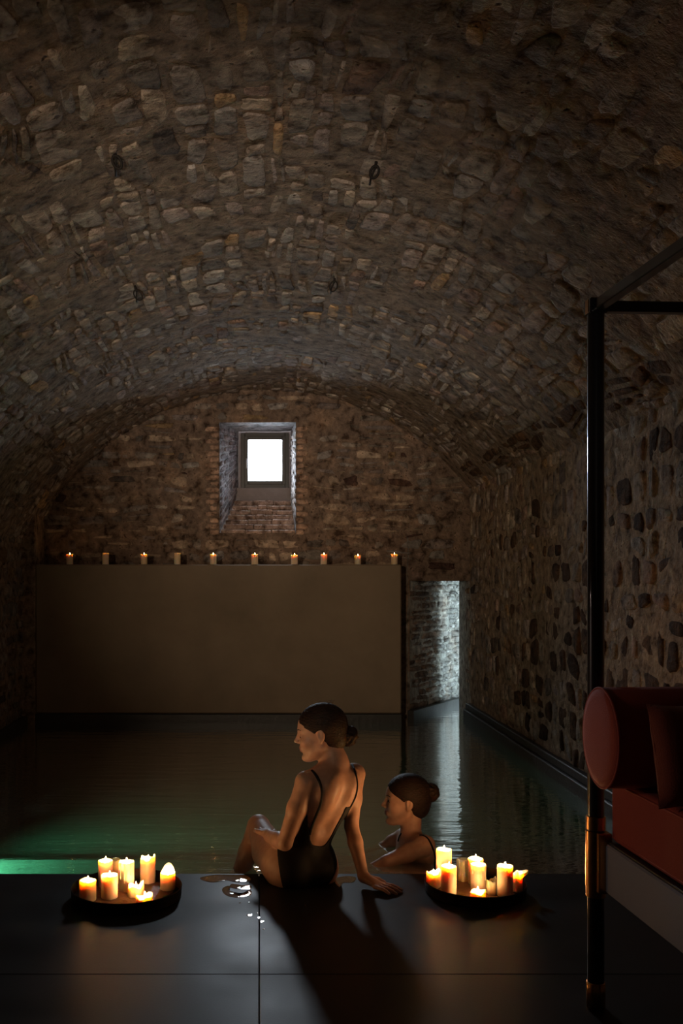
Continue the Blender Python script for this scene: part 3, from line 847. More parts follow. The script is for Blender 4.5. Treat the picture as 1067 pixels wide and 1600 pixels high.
def post(x, y, full):
    t = MB().lathe([(PR, 0.06), (PR, 2.262)], (x, y, 0), 24).build('post', M['black_metal'], bed, True); smooth_by_angle(t, 40)
    o = MB().lathe([(PR * 0.9, 0.0), (PR * 1.13, 0.006)] + [(PR * 1.13, 0.084), (PR * 1.02, 0.087)], (x, y, 0), 32,
                   jit=lambda r, z, a, i: (r * (1 + 0.035 * math.cos(8 * a)), z)).build('foot_cap', M['brass'], t); smooth_by_angle(o, 50)
    o = MB().lathe([(PR * 1.02, 0.579), (PR * 1.16, 0.581), (PR * 1.16, 0.622), (PR * 1.02, 0.624)], (x, y, 0), 32).build('upper_collar', M['brass'], t); smooth_by_angle(o, 50)
    o = MB().lathe([(PR * 1.02, 0.362), (PR * 1.16, 0.364), (PR * 1.16, 0.405), (PR * 1.02, 0.407)], (x, y, 0), 32).build('lower_collar', M['brass'], t); smooth_by_angle(o, 50)
    o = MB().lathe([(PR * 1.02, 0.396), (PR * 1.22, 0.398), (PR * 1.22, 0.575), (PR * 1.02, 0.577)], (x, y, 0), 32).build('sleeve', M['brass'], t); smooth_by_angle(o, 50)
    s = 1 if x < BW_ / 2 else -1
    MB().box((x - s * 0.01 if s > 0 else x - 0.034, y - 0.05, 0.385), (x + 0.034 if s > 0 else x + 0.01, y - 0.0, 0.577), 0.003).build('rail_bracket', M['brass'], t)
    MB().box((x - 0.029, y - 0.029, 2.246), (x + 0.029, y + 0.029, 2.296), 0.004).build('corner_block', M['black_metal'], t)
    MB().box((x - 0.030, y - 0.012, 2.249), (x - 0.0285, y + 0.012, 2.293)).build('corner_inlay', M['brass'], t)


for (x, y) in ((0, 0), (BW_, 0), (0, -BL), (BW_, -BL)): post(x, y, True)
for (a, b_) in (((0.028, -0.017, 2.254), (BW_ - 0.028, 0.017, 2.289)), ((0.028, -BL - 0.017, 2.254), (BW_ - 0.028, -BL + 0.017, 2.289))):
    MB().box(a, b_, 0.003).build('canopy_rail', M['black_metal'], bed)
for x in (0, BW_):
    MB().box((x - 0.017, -BL + 0.028, 2.254), (x + 0.017, -0.028, 2.289), 0.003).build('canopy_rail', M['black_metal'], bed)
# grey upholstered side rails and slatted deck
for x in (0.012, BW_ - 0.047):
    MB().box((x, -BL + 0.03, 0.388), (x + 0.035, -0.020, 0.545), 0.006).build('side_rail', M['grey_fabric'], bed)
for y in (-0.03, -BL + 0.0):
    MB().box((0.047, y - 0.0, 0.388), (BW_ - 0.047, y + 0.03, 0.545), 0.006).build('end_rail', M['grey_fabric'], bed)
MB().box((0.022, -BL + 0.03, 0.5455), (BW_ - 0.022, -0.005, 0.5515), 0.001).build('slat_base', M['frame_dark'], bed)


def cushion_box(a, b_, rad, nx=10, ny=14, puff=0.012):
    """soft rounded slab made from a superellipsoid-like lofted shape"""
    x0, y0, z0 = a; x1, y1, z1 = b_; V = []; F = []
    prof = []
    k = 6
    for i in range(k + 1):
        t = math.pi / 2 * i / k; prof.append((rad * (1 - math.sin(t)), rad * (1 - math.cos(t))))
    rings = [(ins, z0 + dz) for ins, dz in reversed([(p[1], p[0]) for p in prof])]
    rings = [(rad - rad * math.sin(math.pi / 2 * i / k), z0 + rad - rad * math.cos(math.pi / 2 * i / k)) for i in range(k + 1)] + \
            [(rad - rad * math.cos(math.pi / 2 * i / k), z1 - rad + rad * math.sin(math.pi / 2 * i / k)) for i in range(k + 1)]
    per = []
    cr = rad * 1.6; m_ = 5
    for cx, cy, a0 in ((x1 - cr, y1 - cr, 0), (x0 + cr, y1 - cr, 90), (x0 + cr, y0 + cr, 180), (x1 - cr, y0 + cr, 270)):
        for i in range(m_ + 1):
            t = R2(a0 + 90 * i / m_); per.append((cx, cy, math.cos(t), math.sin(t)))
    n = len(per)
    for ins, z in rings:
        for cx, cy, c, s in per: V.append((cx + c * (cr - ins), cy + s * (cr - ins), z))
    for r in range(len(rings) - 1):
        for q in range(n): F.append((r * n + q, r * n + (q + 1) % n, r * n + n + (q + 1) % n, r * n + n + q))
    F.append(tuple(range(n - 1, -1, -1))); F.append(tuple((len(rings) - 1) * n + q for q in range(n)))
    return V, F


V, F = cushion_box((0.030, -BL + 0.02, 0.552), (BW_ - 0.03, -0.03, 0.757), 0.022)
mt = obj('mattress', V, F, M['red_velvet'], bed)
for z in (0.570, 0.742):
    x0, x1, y0, y1 = 0.031, BW_ - 0.031, -BL + 0.021, -0.031; c = 0.03
    pts = [(x0, y0 + c, z), (x0, y1 - c, z), (x0 + c, y1, z), (x1 - c, y1, z), (x1, y1 - c, z), (x1, y0 + c, z), (x1 - c, y0, z), (x0 + c, y0, z)]
    MB().tube(pts, 0.0035, 6, True).build('piping', M['red_velvet'], mt, True)

# bolster: a thing of its own lying on the mattress in front of the far posts
br_ = 0.150; bol = empty('bolster', (BX - 0.055, BY - 0.19, 0.908), R2(3.0)); tag(bol, 'long red velvet bolster with piped round end on the daybed', 'bolster')
prof = [(0.004, -0.006), (br_ * 0.4, -0.006), (br_ * 0.8, -0.004), (br_ * 0.96, 0.0), (br_, 0.010), (br_, 0.3), (br_, 0.6), (br_, 0.93), (br_ * 0.96, 0.942), (br_ * 0.5, 0.946), (0.004, 0.946)]
mb = MB().lathe(prof, n=44)
mb.v = [(z, r2 * 0.90, r1 * 1.02) for (r1, r2, z) in mb.v]
o = mb.build('cover', M['red_velvet'], bol, True)
pts = [(0.004, br_ * 0.90 * 0.985 * math.sin(a), br_ * 1.02 * 0.985 * math.cos(a)) for a in np.linspace(0, 2 * math.pi, 49)[:-1]]
MB().tube(pts, 0.0042, 6, True).build('piping', M['red_velvet'], o, True)
# loose cushion leaning on the bolster
cu = empty('cushion', (1.245, 2.66, 0.757), R2(6)); tag(cu, 'small rust velvet cushion leaning against the bolster', 'cushion')
V = []; F = []; N_ = 18; S_ = 0.145
for side in (1, -1):
    for j in range(N_ + 1):
        for i in range(N_ + 1):
            u, v = i / N_ * 2 - 1, j / N_ * 2 - 1
            pin = 1 - 0.06 * (1 - u * u) * abs(v) ** 3, 1 - 0.06 * (1 - v * v) * abs(u) ** 3
            th = 0.052 * ((1 - u ** 4) * (1 - v ** 4)) ** 0.45 + 0.004 * mnoise.noise(Vector((u * 3, v * 3, side * 2.0)))
            V.append((u * S_ * pin[1], side * -th, S_ + v * S_ * pin[0]))
n1_ = (N_ + 1) ** 2
for s in (0, 1):
    for j in range(N_):
        for i in range(N_):
            q = (s * n1_ + j * (N_ + 1) + i, s * n1_ + j * (N_ + 1) + i + 1, s * n1_ + (j + 1) * (N_ + 1) + i + 1, s * n1_ + (j + 1) * (N_ + 1) + i)
            F.append(q if s == 0 else q[::-1])
Mx = Matrix.Rotation(R2(-14), 4, 'X')
V = [tuple(Mx @ Vector(p)) for p in V]
cz = min(p[2] for p in V); V = [(p[0], p[1], p[2] - cz) for p in V]
cv_ = obj('cushion_cover', V, F, M['rust_velvet'], cu)

# ------------------------------------------------------------------ people: smooth blended bodies
class Field:
    """signed distance grid; shapes are blended in one after another and meshed with surface nets"""
    def __init__(s, lo, hi, st):
        s.lo = np.array(lo, np.float32); s.st = st
        s.n = np.ceil((np.array(hi) - s.lo) / st).astype(int) + 1
        s.F = np.full(s.n, 0.2, np.float32)
        s.ax = [s.lo[i] + st * np.arange(s.n[i], dtype=np.float32) for i in range(3)]

    def copy(s):
        o = Field.__new__(Field); o.lo, o.st, o.n, o.ax = s.lo, s.st, s.n, s.ax; o.F = s.F.copy(); return o

    def local(s, lo, hi):
        a = np.clip(np.floor((np.array(lo) - s.lo) / s.st).astype(int), 0, s.n); b = np.clip(np.ceil((np.array(hi) - s.lo) / s.st).astype(int) + 1, 0, s.n)
        sl = tuple(slice(a[i], b[i]) for i in range(3))
        X = s.ax[0][sl[0]][:, None, None]; Y = s.ax[1][sl[1]][None, :, None]; Z = s.ax[2][sl[2]][None, None, :]
        return sl, X, Y, Z

    def blend(s, sl, d, k, op):
        f = s.F[sl]
        if f.size == 0: return
        if op == 'add':
            h = np.clip(0.5 + 0.5 * (f - d) / k, 0, 1); s.F[sl] = f * (1 - h) + d * h - k * h * (1 - h)
        else:
            h = np.clip(0.5 - 0.5 * (f + d) / k, 0, 1); s.F[sl] = f * (1 - h) - d * h + k * h * (1 - h)

    def cone(s, a, b, ra, rb, k=0.02, op='add'):
        a, b = np.array(a, float), np.array(b, float); m = max(ra, rb) + k + 0.03
        sl, X, Y, Z = s.local(np.minimum(a, b) - m, np.maximum(a, b) + m)
        ba = b - a; L = max(float(ba @ ba), 1e-9)
        t = np.clip(((X - a[0]) * ba[0] + (Y - a[1]) * ba[1] + (Z - a[2]) * ba[2]) / L, 0, 1)
        d = np.sqrt((X - a[0] - ba[0] * t) ** 2 + (Y - a[1] - ba[1] * t) ** 2 + (Z - a[2] - ba[2] * t) ** 2) - (ra + (rb - ra) * t)
        s.blend(sl, d.astype(np.float32), k, op)

    def chain(s, pts, rs, k=0.02):
        for i in range(len(pts) - 1): s.cone(pts[i], pts[i + 1], rs[i], rs[i + 1], k)

    def ell(s, c, r, ax=None, k=0.02, op='add'):
        c = np.array(c, float); m = max(r) + k + 0.03
        sl, X, Y, Z = s.local(c - m, c + m)
        if ax is None: ax = np.eye(3)
        q = [((X - c[0]) * v[0] + (Y - c[1]) * v[1] + (Z - c[2]) * v[2]) for v in ax]
        k0 = np.sqrt(sum((q[i] / r[i]) ** 2 for i in range(3))); k1 = np.sqrt(sum((q[i] / r[i] ** 2) ** 2 for i in range(3)))
        d = k0 * (k0 - 1) / np.maximum(k1, 1e-6)
        s.blend(sl, d.astype(np.float32), k, op)

    def mesh(s):
        F = s.F; n = s.n; neg = F < 0
        c = np.zeros(n - 1, np.int8)
        for dx in (0, 1):
            for dy in (0, 1):
                for dz in (0, 1): c += neg[dx:n[0] - 1 + dx, dy:n[1] - 1 + dy, dz:n[2] - 1 + dz]
        act = np.argwhere((c > 0) & (c < 8))
        idx = np.full(n - 1, -1, np.int32); idx[tuple(act.T)] = np.arange(len(act))
        cor = np.array([[i, j, k] for i in (0, 1) for j in (0, 1) for k in (0, 1)])
        val = np.stack([F[tuple((act + o).T)] for o in cor], 1)
        P = np.zeros((len(act), 3)); W_ = np.zeros(len(act))
        for a in range(8):
            for b in range(a + 1, 8):
                if np.abs(cor[a] - cor[b]).sum() != 1: continue
                va, vb = val[:, a], val[:, b]; m = (va < 0) != (vb < 0)
                t = np.where(m, va / np.where(m, va - vb, 1), 0)
                P += np.where(m[:, None], cor[a] + t[:, None] * (cor[b] - cor[a]), 0); W_ += m
        P = (act + P / W_[:, None]) * s.st + s.lo
        faces = []
        for ax in range(3):
            sh = [slice(1, n[i] - 1) for i in range(3)]; sh2 = list(sh); sh[ax] = slice(0, n[ax] - 1); sh2[ax] = slice(1, n[ax])
            A, B = neg[tuple(sh)], neg[tuple(sh2)]
            off = np.array([1, 1, 1]); off[ax] = 0
            u, v = [i for i in range(3) if i != ax]
            for cond, fl in ((A & ~B, ax == 1), (~A & B, ax != 1)):
                e = np.argwhere(cond) + off
                q = []
                for (du, dv) in ((-1, -1), (0, -1), (0, 0), (-1, 0)):
                    w = e.copy(); w[:, u] += du; w[:, v] += dv; q.append(idx[tuple(w.T)])
                q = np.stack(q, 1)
                faces.append(q[:, ::-1] if fl else q)
        Fc = np.concatenate(faces); Fc = Fc[(Fc >= 0).all(1)]
        return P, Fc

    def hit(s, px, py, d0, d1):
        """distance along the view axis where the ray of a pixel meets the surface"""
        for d in np.arange(d0, d1, 0.002):
            p = W(px, py, d); i = np.round((p - s.lo) / s.st).astype(int)
            if (i >= 0).all() and (i < s.n).all() and s.F[tuple(i)] < 0: return d
        return None


def unit(v): v = np.array(v, float); return v / np.linalg.norm(v)


def relax(P, Fc, it=2, lam=0.5):
    """light smoothing of a quad mesh"""
    for _ in range(it):
        S = np.zeros_like(P); c = np.zeros(len(P))
        for a in range(4):
            b = (a + 1) % 4
            np.add.at(S, Fc[:, a], P[Fc[:, b]]); np.add.at(S, Fc[:, b], P[Fc[:, a]])
            np.add.at(c, Fc[:, a], 1); np.add.at(c, Fc[:, b], 1)
        P = P + lam * (S / np.maximum(c, 1)[:, None] - P)
    return P


class Head:
    def __init__(s, c, fwd, up, S):
        f = unit(fwd); u = np.array(up, float); u = unit(u - f * (u @ f)); l = np.cross(u, f)
        s.c, s.f, s.l, s.u, s.S = np.array(c, float), f, l, u, S; s.ax = np.array([f, l, u])

    def p(s, a, b, c): return s.c + s.S * (a * s.f + b * s.l + c * s.u)
    def loc(s, P): return ((np.asarray(P) - s.c) @ s.ax.T) / s.S


def add_head(B, h):
    S = h.S; e = lambda c, r, k=0.012, op='add': B.ell(h.p(*c), [x * S for x in r], h.ax, k * S, op)
    cn = lambda a, b, ra, rb, k=0.012, op='add': B.cone(h.p(*a), h.p(*b), ra * S, rb * S, k * S, op)
    e((-0.012, 0, 0.034), (0.098, 0.074, 0.086), 0.01)             # skull
    e((0.040, 0, 0.034), (0.050, 0.058, 0.052), 0.03)              # forehead
    e((0.034, 0, -0.032), (0.058, 0.056, 0.074), 0.03)             # face
    for y in (-1, 1):
        cn((-0.002, y * 0.054, -0.048), (0.062, y * 0.014, -0.096), 0.018, 0.015, 0.025)   # jaw
        e((0.064, y * 0.037, -0.022), (0.026, 0.024, 0.024), 0.02)                          # cheek
        cn((0.088, y * 0.010, 0.026), (0.074, y * 0.045, 0.027), 0.008, 0.007, 0.012)       # brow
        e((0.099, y * 0.029, 0.008), (0.016, 0.018, 0.012), 0.010, 'sub')                  # socket
        e((0.0755, y * 0.031, 0.006), (0.0135, 0.015, 0.0125), 0.004)                       # eyeball and lid
    e((0.078, 0, -0.096), (0.0165, 0.017, 0.016), 0.016)            # chin
    cn((0.085, 0, 0.020), (0.106, 0, -0.016), 0.0072, 0.0090, 0.010)   # nose ridge
    e((0.1085, 0, -0.021), (0.0105, 0.0095, 0.0085), 0.005)
    for y in (-1, 1): e((0.099, y * 0.0115, -0.026), (0.009, 0.006, 0.0065), 0.005)
    e((0.084, 0, -0.054), (0.015, 0.026, 0.017), 0.012)            # mouth bulge
    e((0.0935, 0, -0.0515), (0.0070, 0.020, 0.0052), 0.004)          # lips
    e((0.0915, 0, -0.0630), (0.0070, 0.017, 0.0058), 0.004)
    cn((0.1015, -0.018, -0.0572), (0.1015, 0.018, -0.0572), 0.0022, 0.0022, 0.003, 'sub')
    e((0.100, 0, -0.078), (0.008, 0.018, 0.006), 0.010, 'sub')     # hollow over the chin
    for y in (-1, 1):                                              # ears
        e((-0.004, y * 0.077, 0.004), (0.018, 0.009, 0.030), 0.006)
        e((0.001, y * 0.072, -0.022), (0.010, 0.008, 0.012), 0.005)
        e((0.001, y * 0.089, 0.006), (0.009, 0.0095, 0.018), 0.005, 'sub')


def skin_tone(P, h, base):
    c = np.tile(np.array(base, np.float32), (len(P), 1)); q = h.loc(P)
    lip = (q[:, 0] > 0.0885) & (np.abs(q[:, 1]) < 0.022) & (q[:, 2] < -0.045) & (q[:, 2] > -0.070)
    c[lip] = (0.46, 0.20, 0.16)
    d = np.sqrt(((q[:, 0] - 0.075) / 0.03) ** 2 + ((np.abs(q[:, 1]) - 0.045) / 0.025) ** 2 + ((q[:, 2] + 0.025) / 0.028) ** 2)
    w = np.clip(1 - d, 0, 1)[:, None] * 0.25; c = c * (1 - w) + np.array((0.56, 0.22, 0.17)) * w
    return c


def make_hair(h, parent, bun_pos, bun_r, seed, volume=0.010):
    S = h.S; R_ = random.Random(seed)
    H = Field(h.c - 0.26, h.c + 0.26, 0.0032)
    H.ell(h.p(-0.014, 0, 0.036), [S * (0.098 + volume), S * (0.074 + volume), S * (0.086 + volume)], h.ax, 0.004)
    H.ell(h.p(-0.060, 0, -0.020), [S * 0.054, S * 0.062, S * 0.062], h.ax, 0.03)
    # hairline: keep what lies above and behind a bent plane, leave the ears free
    X, Y, Z = np.meshgrid(*H.ax, indexing='ij')
    Q = h.loc(np.stack([X, Y, Z], -1).reshape(-1, 3)).reshape(X.shape + (3,)).astype(np.float32)
    f, l, u = Q[..., 0], Q[..., 1], Q[..., 2]
    n = unit((0.068, -0.080)); pl = (f - 0.093) * n[0] + (u - 0.075) * n[1]
    al = np.abs(l)
    pl = np.where(True, pl - 0.010 * np.clip(1 - ((al - 0.045) / 0.03) ** 2, 0, 1), pl)
    pl = np.maximum(pl, 0.021 - np.sqrt((f - 0.004) ** 2 + ((u + 0.006) * 0.75) ** 2) - np.clip(0.05 - al, 0, 1))
    pl2 = np.maximum(f + 0.022, -(u + 0.075))         # behind the ears, down to the nape
    keep = np.minimum(pl, pl2) * S
    ang = np.arctan2(u - 0.0, f + 0.115); strands = 0.0006 * np.sin(95 * ang + 3 * np.sin(30 * f)) + 0.0007 * np.sin(211 * ang + 40 * l)
    H.F = np.maximum(H.F + strands.astype(np.float32), keep.astype(np.float32))
    P, Fc = H.mesh(); P = relax(P, Fc, 1)
    o = obj('hair', P, Fc, M['hair'], parent)
    K = Field(np.array(bun_pos) - bun_r * 1.9, np.array(bun_pos) + bun_r * 1.9, 0.0030)
    K.ell(bun_pos, [bun_r * 0.82] * 3, None, 0.004)
    for j in range(7):                                  # coils of the bun
        a0 = R_.uniform(0, 6.28); ax1 = unit([R_.gauss(0, 1) for _ in range(3)]); ax2 = unit(np.cross(ax1, [R_.gauss(0, 1) for _ in range(3)]))
        pts = [np.array(bun_pos) + bun_r * 0.80 * (math.cos(a0 + t) * ax1 + math.sin(a0 + t) * ax2) for t in np.linspace(0, 4.0, 12)]
        K.chain(pts, [bun_r * q for q in np.linspace(0.20, 0.27, 6)] + [bun_r * q for q in np.linspace(0.27, 0.16, 6)], 0.004)
    P, Fc = K.mesh(); b = obj('hair_bun', P, Fc, M['hair'], parent)
    # loose strands
    mb = MB()
    for j in range(26):
        a = unit([R_.gauss(0, 1) for _ in range(3)]); p = np.array(bun_pos) + bun_r * 0.9 * a
        q = unit(np.cross(a, [R_.gauss(0, 1) for _ in range(3)]))
        mb.tube([p - q * 0.01, p + a * 0.006 + q * 0.004, p + a * 0.011 + q * 0.016], 0.0005, 4)
    for j in range(14):
        t = R_.uniform(-0.5, 0.9); p = h.p(-0.014 + 0.1 * math.cos(t + 1.2), R_.uniform(-0.05, 0.05), 0.036 + 0.095 * math.sin(t + 1.2))
        v = unit(p - h.p(-0.014, 0, 0.02)); q = -h.f
        mb.tube([p - v * 0.004, p + v * 0.004 + q * 0.012, p + v * 0.006 + q * 0.028], 0.0005, 4)
    for j in range(8):
        p = h.p(-0.065 + R_.uniform(-0.02, 0.02), R_.uniform(-0.03, 0.04), -0.06)
        mb.tube([p, p - h.u * 0.016 - h.f * R_.uniform(-0.003, 0.006), p - h.u * 0.03 - h.f * R_.uniform(-0.01, 0.004)], 0.0006, 4)
    s_ = mb.build('loose_strands', M['hair'], b, True); tag(s_, kind='stuff')
    return o


def face_details(h, parent, B, side=1, closed=True):
    """brow, lashes and the slit of the eye, laid on the face"""
    def on(y, z, lift):
        for f in np.arange(0.125, 0.03, -0.0008):
            i = np.round((h.p(f, y, z) - B.lo) / B.st).astype(int)
            if B.F[tuple(i)] < 0: return h.p(f + lift, y, z)
        return h.p(0.07, y, z)
    for y in (side, -side):
        pts = [on(y * (0.013 + 0.0062 * i), 0.0265 + 0.0045 * math.sin(i / 6 * 2.7), 0.0006) for i in range(7)]
        MB().tube(pts, [0.0014, 0.0024, 0.0025, 0.0024, 0.0021, 0.0016, 0.0008], 6).build('eyebrow', M['lash'], parent, True)
        z0 = 0.001 if closed else 0.009
        pts = [on(y * (0.031 + 0.0150 * t), z0 - (0.003 if closed else 0.006) * t * t, 0.0012) for t in np.linspace(-1, 1, 9)]
        MB().tube(pts, [0.0006, 0.0011, 0.0014, 0.0016, 0.0017, 0.0018, 0.0018, 0.0015, 0.0008], 6).build('eyelashes', M['lash'], parent, True)
        if not closed:
            pts = [on(y * (0.0285 + 0.0055 * t), 0.0055, -0.0004) for t in np.linspace(-1, 1, 5)]
            MB().tube(pts, [0.0012, 0.0024, 0.0028, 0.0024, 0.0012], 8).build('iris', M['lash'], parent, True)
            pts = [on(y * (0.031 + 0.0125 * t), 0.0015 + 0.0025 * t * t, 0.0004) for t in np.linspace(-1, 1, 7)]
            MB().tube(pts, 0.0006, 6).build('lower_lashes', M['lash'], parent, True)


def hand(B, wrist, knuckle, tip, normal, flat=True, thumb_side=1, curl=0.0, S=1.0):
    """palm and five fingers; normal points away from the back of the hand's palm side (up when it lies flat)"""
    w, kn, tp, nrm = map(lambda v: np.array(v, float), (wrist, knuckle, tip, normal))
    d = unit(kn - w); nrm = unit(nrm - d * (nrm @ d)); lat = np.cross(nrm, d) * thumb_side
    B.cone(w, kn + lat * 0.022 * S, 0.021 * S, 0.0125 * S, 0.014); B.cone(w, kn - lat * 0.022 * S, 0.019 * S, 0.0115 * S, 0.014); B.cone(w, kn, 0.021 * S, 0.0135 * S, 0.014)
    L = np.linalg.norm(tp - kn); fd = unit(tp - kn)
    for off, ln, sp in ((0.030, 0.88, 0.16), (0.010, 1.0, 0.04), (-0.011, 0.95, -0.07), (-0.030, 0.74, -0.20)):
        a = kn + lat * off * S; dd = unit(fd + lat * sp)
        p1 = a + dd * L * ln * 0.42 + nrm * 0.006 * S; p2 = p1 + unit(dd - nrm * (0.16 + curl)) * L * ln * 0.32; p3 = p2 + unit(dd - nrm * (0.30 + 1.6 * curl)) * L * ln * 0.26
        B.chain([a - d * 0.01, p1, p2, p3], [0.0100 * S, 0.0085 * S, 0.0078 * S, 0.0062 * S], 0.0035)
    a = w + d * 0.025 * S + lat * 0.022 * S
    t1 = a + unit(d * 0.75 + lat * 0.75) * 0.036 * S; t2 = t1 + unit(d * 0.95 + lat * 0.3 - nrm * 0.15) * 0.030 * S; t3 = t2 + unit(d - nrm * 0.2) * 0.022 * S
    B.chain([a, t1, t2, t3], [0.0150 * S, 0.0110 * S, 0.0090 * S, 0.0070 * S], 0.006)


SKIN = (0.60, 0.36, 0.26)

# ---- woman seated on the deck edge
wom = empty('person', (0.19, 4.40, 0.0)); wom.location = (0, 0, 0)
tag(wom, 'woman in black low-back swimsuit sitting on the pool edge, seen from behind', 'person')
B = Field((-0.30, 4.02, -0.48), (0.74, 5.16, 0.62), 0.0042)
sL, sR = W(478, 1219, 4.33), W(554, 1206, 4.51)
rgt = unit((sR - sL) * np.array([1, 1, 0.0])); fw = np.array([-rgt[1], rgt[0], 0.0])
pel, wai, rib, nkb = W(471, 1350, 4.43), W(489, 1292, 4.42), W(512, 1244, 4.41), W(523, 1197, 4.41)
tup = unit(nkb - pel)
def tax(r=rgt, u=tup):
    u = unit(u); r = unit(r - u * (r @ u)); return np.array([r, np.cross(u, r), u])
hipr = unit((0.93, 0.36, 0)); hipax = tax(hipr, unit(wai - pel))
B.ell(pel + np.array([0, 0, 0.012]), (0.150, 0.108, 0.100), hipax, 0.04)
for s_ in (-1, 1): B.ell(pel + hipr * 0.068 * s_ - np.array([-0.36, 0.93, 0]) * 0.028 + np.array([0, 0, -0.016]), (0.098, 0.100, 0.096), hipax, 0.035)
B.ell(wai + tup * 0.005, (0.116, 0.086, 0.115), tax(), 0.06)
B.ell(rib - tup * 0.005, (0.132, 0.094, 0.140), tax(), 0.05)
B.ell(rib + tup * 0.070, (0.130, 0.078, 0.085), tax(), 0.05)
for s_ in (-1, 1): B.ell(rib + rgt * 0.062 * s_ - fw * 0.058 + tup * 0.055, (0.045, 0.030, 0.066), tax(), 0.05)    # shoulder blades
B.ell(rib + fw * 0.075 - rgt * 0.062 - tup * 0.015, (0.055, 0.052, 0.055), tax(), 0.03)
B.ell(rib + fw * 0.075 + rgt * 0.062 - tup * 0.015, (0.055, 0.052, 0.055), tax(), 0.03)
hL, hR = W(440, 1350, 4.42), pel + hipr * 0.080 + np.array([0, 0.03, 0.0])
kL = W(404, 1291, 4.80); kR = W(487, 1335, 4.92)
thL = W(423, 1331, 4.60)
B.cone(hL, thL, 0.099, 0.087, 0.035); B.cone(thL, kL, 0.087, 0.055, 0.02)
thR = hR * 0.5 + kR * 0.5
B.cone(hR, thR, 0.088, 0.076, 0.03); B.cone(thR, kR, 0.074, 0.055, 0.02)
# spine hollow
sp = [rib + tup * 0.10 - fw * 0.112, rib - fw * 0.122, wai - fw * 0.112, pel + tup * 0.07 - fw * 0.130]
for i in range(3): B.cone(sp[i], sp[i + 1], 0.016, 0.016, 0.05, 'sub')
T = B.copy()                                      # torso and thighs, for the swimsuit
# shoulders, neck
for a, b_, ra, rb in ((nkb - tup * 0.035, sL - np.array([0, 0, 0.006]), 0.044, 0.043), (nkb - tup * 0.035, sR - np.array([0, 0, 0.006]), 0.044, 0.043)): B.cone(a, b_, ra, rb, 0.035)
HD = Head(W(501, 1146, 4.43), (-1, 0.10, -0.13), (0.06, 0, 1), 1.07)
nk_top = HD.p(-0.032, 0, -0.045)
B.cone(nk_top, nkb + tup * 0.005, 0.046, 0.050, 0.02); B.cone(nkb + tup * 0.02, nkb - tup * 0.05, 0.048, 0.060, 0.05)
# left arm resting on the thigh
eL = W(445, 1317, 4.32); wL = W(420, 1305, 4.50)
B.chain([sL - np.array([0, 0, 0.012]), sL * 0.55 + eL * 0.45, eL], [0.047, 0.041, 0.034], 0.022)
B.chain([eL, eL * 0.62 + wL * 0.38, wL], [0.034, 0.037, 0.025], 0.010)
hand(B, wL, W(417, 1299, 4.575), W(418, 1297, 4.655), (0.15, 0.1, 1), True, 1, 0.35)
# right arm planted on the deck behind her
eR = W(549, 1291, 4.44); wR = W(568, 1370, 4.325)
B.chain([sR - np.array([0, 0, 0.012]), sR * 0.5 + eR * 0.5, eR], [0.047, 0.039, 0.0325], 0.022)
B.chain([eR, eR * 0.68 + wR * 0.32, wR], [0.033, 0.0345, 0.0235], 0.010)
kn = W(594, 1383, 4.265); kn[2] = 0.021; tp = W(625, 1392, 4.22); tp[2] = 0.010; wR[2] = max(wR[2], 0.036)
hand(B, wR, kn, tp, (0, 0, 1), True, 1, 0.0, 0.98)
# shins and feet under water
aL = W(368, 1372, 4.66); aL = np.array([-0.135, 4.70, -0.165])
B.chain([kL, kL * 0.62 + aL * 0.38, aL], [0.055, 0.050, 0.034], 0.014)
B.chain([aL, aL + np.array([-0.03, 0.04, -0.06]), aL + np.array([-0.12, 0.10, -0.085])], [0.036, 0.034, 0.022], 0.02)
aR = kR + np.array([-0.02, 0.06, -0.37])
B.chain([kR, kR * 0.62 + aR * 0.38, aR], [0.055, 0.048, 0.033], 0.02); B.cone(aR, aR + np.array([-0.04, 0.12, -0.05]), 0.034, 0.022, 0.02)
# the head is blended on a grid of the same body: extend upwards
def merge_head(Bd, h, neck):
    """one field that holds body and head, at the body's step"""
    lo = np.minimum(Bd.lo, h.c - 0.17); hi = np.maximum(Bd.lo + Bd.st * (Bd.n - 1), h.c + 0.17)
    lo = Bd.lo - np.ceil((Bd.lo - lo) / Bd.st) * Bd.st
    G = Field(lo, hi, Bd.st); o = np.round((Bd.lo - G.lo) / G.st).astype(int)
    G.F[o[0]:o[0] + Bd.n[0], o[1]:o[1] + Bd.n[1], o[2]:o[2] + Bd.n[2]] = Bd.F
    G.cone(neck[0], neck[1], neck[2], neck[3], 0.02); add_head(G, h); return G


B = merge_head(B, HD, (HD.p(-0.028, 0, -0.03), nkb + tup * 0.005, 0.047, 0.050))
P, Fc = B.mesh(); P = relax(P, Fc, 1, 0.4)
P[:, 2] = np.where((P[:, 2] < 0.0) & (P[:, 1] < YE), 0.0006, P[:, 2])          # sits on the deck
body = obj('body', P, Fc, M['skin'], wom, True, skin_tone(P, HD, SKIN))
